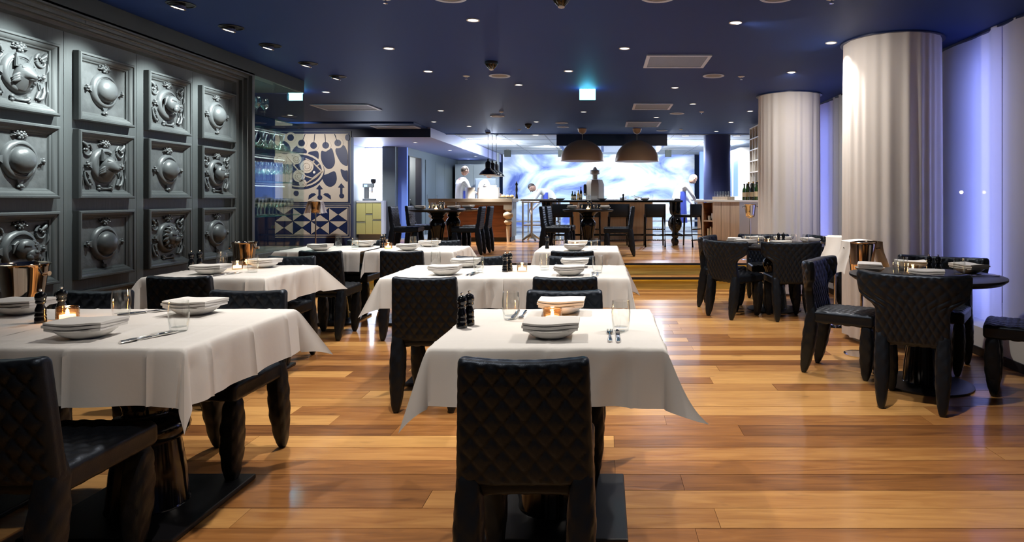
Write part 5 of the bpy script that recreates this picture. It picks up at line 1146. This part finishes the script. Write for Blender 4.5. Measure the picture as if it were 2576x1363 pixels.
# grey block and wine rack nearer the curtain
gb = thing('grey_cabinet', 'plain pale grey cabinet under the cubbyhole rack, right of the pale counter', 'cabinet', (2.57, 10.3, UP)); ob('cabinet_body', MB().box((0, 0, .02), (.55, 2.2, .87)).mesh('cabinet_body', 0), mat('warm_grey_laminate', (.42, .39, .37), .5), gb); ob('worktop', MB().box((-.01, -.01, .87), (.56, 2.22, .905)).mesh('worktop', 0, .004), M_white, gb)
rk = thing('cubbyhole_rack', 'tall white cubbyhole rack against the wall behind the rear column', 'rack', (2.76, 10.3, 1.34)); RH, RL, RD = 1.27, 2.2, .32
ob('rack_back', MB().box((RD, 0, 0), (RD+.02, RL, RH)).mesh('rack_back', 0), M_white, rk)
for i in range(7): ob('rack_shelf', MB().box((0, 0, i*(RH-.02)/6), (RD, RL, i*(RH-.02)/6+.02)).mesh('rack_shelf', 0), M_white, rk)
for i in range(11): ob('rack_divider', MB().box((.002, i*(RL-.02)/10, .0205), (RD-.001, i*(RL-.02)/10+.02, RH-.021)).mesh('rack_divider', 0), M_white, rk)
for i in range(4): ob('rack_foot', MB().box((.05, .1+i*.65, -.09), (.10, .15+i*.65, 0)).mesh('rack_foot', 0), M_white, rk)
GZ = UP+.905
bs = [(2.62, 12.30, .30, M_greenb), (2.66, 12.12, .33, M_darkb), (2.60, 11.95, .30, M_greenb), (2.67, 11.78, .33, M_greenb), (2.61, 11.62, .30, M_darkb), (2.68, 11.45, .34, M_darkb), (2.61, 11.28, .31, M_greenb), (2.69, 12.42, .28, M_darkb)]
for i, (x, yy, h, m) in enumerate(bs): bottle(x, yy, GZ, h, m, 'wine bottle on the grey cabinet beside the rear column, number %s from the back' % ('two', 'three', 'four', 'five', 'six', 'seven', 'eight', 'one')[i], .037, M_foil if i % 2 else M_black, 'wine bottles')
for i in range(6): tag(ob('spirit_box', MB().box((-.06, -.07, 0), (.06, .07, .16)).mesh('spirit_box', 0, .004), [M_cork, M_label, M_blue][i % 3], None, (2.90, 10.42+.22*(i+3), 1.34+.0205+.208*(1 if i % 2 else 2)+.0)), 'small coloured carton in a cubbyhole of the white rack, number %s' % ('one','two','three','four','five','six')[i], 'carton', 'cartons in the rack')
# glazed kitchen cabinet far right
gc = thing('glazed_cabinet', 'white framed glass door cabinet behind the blue column', 'cabinet', (3.35, 16.2, KZ)); ob('cabinet_body', MB().box((0, 0, .0), (.4, 1.6, 2.2)).mesh('cabinet_body', 0), M_white, gc)
for i in range(2): dr = ob('cabinet_door', MB().box((-.03, .02+i*.8, .9), (-.001, .78+i*.8, 2.18)).mesh('cabinet_door', 0, .004), M_white, gc); ob('door_glass', MB().box((-.034, .12+i*.8, 1.0), (-.031, .68+i*.8, 2.08)).mesh('door_glass', 0), M_blue, dr)

# ------------------------------------------------------------------ chefs
def chef(x, y, rz, lab, J, hair=M_hair, apron_len=.75, cap=False):
    """J: joint positions in the person's own frame (+Y is forward)"""
    names = ['pelvis', 'belly', 'chest', 'neck', 'shL', 'elL', 'wrL', 'shR', 'elR', 'wrR', 'hipL', 'knL', 'anL', 'toL', 'hipR', 'knR', 'anR', 'toR']
    rad = dict(pelvis=.15, belly=.145, chest=.15, neck=.058, shL=.082, elL=.052, wrL=.034, hipL=.095, knL=.066, anL=.046, toL=.036)
    for k in list(rad):
        if k.endswith('L'): rad[k[:-1]+'R'] = rad[k]
    edges = [('pelvis','belly'), ('belly','chest'), ('chest','neck'), ('chest','shL'), ('shL','elL'), ('elL','wrL'), ('chest','shR'), ('shR','elR'), ('elR','wrR'), ('pelvis','hipL'), ('hipL','knL'), ('knL','anL'), ('anL','toL'), ('pelvis','hipR'), ('hipR','knR'), ('knR','anR'), ('anR','toR')]
    ix = {n: i for i, n in enumerate(names)}
    me = bpy.data.meshes.new('tmp'); me.from_pydata([J[n] for n in names], [(ix[a], ix[b]) for a, b in edges], [])
    o = bpy.data.objects.new('tmp', me); C.objects.link(o)
    sk = o.modifiers.new('s', 'SKIN'); sk.use_smooth_shade = True
    for i, n in enumerate(names): v = me.skin_vertices[0].data[i]; v.radius = (rad[n], rad[n]*.85); v.use_root = n == 'pelvis'
    o.modifiers.new('d', 'SUBSURF').levels = 1
    dg = bpy.context.evaluated_depsgraph_get(); ev = o.evaluated_get(dg); m2 = ev.to_mesh()
    mb = MB(); V = [tuple(v.co) for v in m2.vertices]; F = [tuple(p.vertices) for p in m2.polygons]; ev.to_mesh_clear(); bpy.data.objects.remove(o)
    def seg(p, a, b):
        a, b, p = Vector(a), Vector(b), Vector(p); t = max(0, min(1, (p-a).dot(b-a)/max(1e-6, (b-a).length_squared))); return (p-(a+(b-a)*t)).length
    kind = {('chest','neck'): 1, ('elL','wrL'): 0, ('elR','wrR'): 0, ('hipL','knL'): 2, ('hipR','knR'): 2, ('knL','anL'): 2, ('knR','anR'): 2, ('anL','toL'): 3, ('anR','toR'): 3}
    mb.add(V, F)
    for i, f in enumerate(F):
        c = sum((Vector(V[k]) for k in f), Vector())/len(f); e = min(edges, key=lambda e: seg(c, J[e[0]], J[e[1]])); mb.M[i] = kind.get(e, 0)
    nk, hdv = Vector(J['neck']), Vector(J['head']); up = (hdv-nk).normalized(); fw = Vector(J.get('look', (0, 1, 0))); fw = (fw-up*fw.dot(up)).normalized(); sd = fw.cross(up)
    n0 = len(mb.V)
    mb.ball((0, 0, 0), (.075, .095, .118), 20, 14, 1); mb.tube([(0, .085, .018), (0, .112, -.008), (0, .092, -.020)], [.010, .017, .010], 8, 1)
    for s in (-1, 1): mb.ball((s*.076, -.005, .0), (.012, .022, .032), 8, 6, 1); mb.ball((s*.030, .083, .018), (.013, .010, .008), 8, 6, 4)
    mb.tube([(-.025, .084, -.052), (0, .092, -.054), (.025, .084, -.052)], .006, 6, 4)
    for i in range(n0, len(mb.V)): p = mb.V[i]; q = hdv+sd*p[0]+fw*p[1]+up*p[2]; mb.V[i] = tuple(q)
    for S in 'LR':          # hands: palm and five bent fingers
        w_, el = Vector(J['wr'+S]), Vector(J['el'+S]); d = (w_-el).normalized(); si = d.cross(Vector((0, 0, 1))); si = si.normalized() if si.length > .1 else Vector((1, 0, 0)); dn = d.cross(si)
        if dn.z > 0: dn = -dn
        mb.tube([w_-d*.01, w_+d*.04, w_+d*.085], [.028, .040, .036], 10, 1, .5)
        for k, ln in zip((-1.5, -.5, .5, 1.5), (.062, .076, .08, .068)):
            b = w_+d*.085+si*(k*.019); mb.tube([b-d*.01, b+d*ln*.5+dn*.006, b+d*ln*.8+dn*.028, b+d*ln*.9+dn*.046], [.0095, .009, .008, .006], 8, 1)
        b = w_+d*.02+si*(.035 if S == 'L' else -.035); s2 = si if S == 'L' else -si; mb.tube([b, b+d*.03+s2*.025, b+d*.06+s2*.022+dn*.015], [.012, .010, .007], 8, 1)
    t = thing('person', lab, 'person', (x, y, KZ), rz, 'chefs in the kitchen')
    ob('body', mb.mesh('body', 180, clean=False), [M_jacket, M_skin, M_black, M_black, M_hair], t)
    hb = MB(); n0 = 0; hb.ball((0, -.012, .022), (.083, .098, .108), 18, 12)
    W = [Vector(v) for v in hb.V]; hb.F = [f for f in hb.F if sum(W[k].z for k in f)/len(f) > .045-max(0, -sum(W[k].y for k in f)/len(f))*1.1+(.03 if sum(W[k].y for k in f)/len(f) > .05 else 0)]; hb.M = [0]*len(hb.F)
    hb.V = [tuple(hdv+sd*p.x+fw*p.y+up*p.z) for p in W]; ob('chef_cap' if cap else 'hair', hb.mesh('hair', 180, clean=False), hair, t)
    # apron: a wrap round hips that falls in front
    V = []; F = []; n, m = 22, 8; pv, bl = Vector(J['pelvis']), Vector(J['belly']); ax = (bl-pv).normalized()
    for j in range(m+1):
        for i in range(n+1):
            A = math.pi*(-.08+1.16*i/n); k = j/m; c = pv+ax*.16-Vector((0, 0, 1))*(apron_len*k); r0 = .172+.03*k+.008*math.sin(5*A+k*2)*k
            V.append((c.x+r0*math.cos(A), c.y+r0*.95*math.sin(A)+.02, c.z))
    for j in range(m):
        for i in range(n): F.append((j*(n+1)+i, j*(n+1)+i+1, (j+1)*(n+1)+i+1, (j+1)*(n+1)+i))
    ob('apron', MB().add(V, F).mesh('apron', 180, clean=False), M_apron, t)
    return t
def pose(lean=.1, side=0, arms='work', sit=0):
    J = dict(pelvis=(0, 0, .96), belly=(side*.08, lean*.10, 1.10), chest=(side*.22, lean*.32, 1.30-.25*lean*lean), neck=(side*.30, lean*.50, 1.47-.34*lean*lean), head=(side*.36, lean*.62+.03, 1.62-.44*lean*lean),
        hipL=(-.09, 0, .90), knL=(-.10, .03, .50), anL=(-.10, -.02, .09), toL=(-.11, .15, .04), hipR=(.09, 0, .90), knR=(.10, .03, .50), anR=(.10, -.02, .09), toR=(.11, .15, .04))
    cx, cy, cz = J['chest']; J['shL'] = (cx-.17, cy, cz+.07); J['shR'] = (cx+.17, cy, cz+.07)
    J['elL'] = (cx-.24, cy+.10, cz-.19); J['elR'] = (cx+.24, cy+.10, cz-.19); J['wrL'] = (cx-.12, cy+.32, cz-.22); J['wrR'] = (cx+.12, cy+.32, cz-.22)
    if lean > .6: J['wrL'] = (cx-.12, cy+.28, cz-.38); J['wrR'] = (cx+.12, cy+.30, cz-.38); J['elL'] = (cx-.22, cy+.13, cz-.17); J['elR'] = (cx+.22, cy+.13, cz-.17)
    J['look'] = (side*.2, .8, -.4); return J
chef(-3.52, 16.0, -.9, 'chef in white jacket standing behind the service counter, farthest left', pose(.15), M_hair)
chef(-3.12, 16.45, -1.1, 'chef with paper hat leaning beside the other chef at left', pose(.35), M_white, cap=True)
chef(-1.35, 17.2, 1.2, 'chef in blue apron bending over in the middle of the kitchen', pose(.95), M_hair)
chef(1.72, 15.9, -1.25, 'bald chef in white jacket and blue apron leaning over the right counter', pose(.7), M_skin)

# ------------------------------------------------------------------ blue accent light on the back left and added kitchen fill lamps without fittings
for i, (x, yy) in enumerate(((-4.1, 14.2), (-3.9, 16.5), (-3.7, 18.8), (-4.2, 20.2))):
    px = x; t = thing('soffit_downlight', 'small recessed light under the blue soffit at back left, %s from camera' % ('nearest', 'second', 'third', 'farthest')[i], 'downlight', (px, yy, 2.49), 0, 'soffit downlights')
    ob('trim_ring', MB().lathe([(.05, -.0005), (.05, -.006), (.04, -.003), (.04, -.0005)], 20).mesh('trim_ring', 40), M_white, t); ob('lens', MB().lathe([(.04, -.001), (.0005, -.004)], 20).mesh('lens', 40), M_lens, t)
    spot((px, yy, 2.47), 60, (.45, .55, 1), 2.4, .7, (px, yy, 0), .04, 'soffit_beam')
for x, yy in ((-2.9, 17.0), (1.4, 17.0), (3.2, 17.5)): point((x, yy, 2.45), 80, (.72, .82, 1), .06, None, 'kitchen_fill')  # added bare fill points, no fitting belongs to them
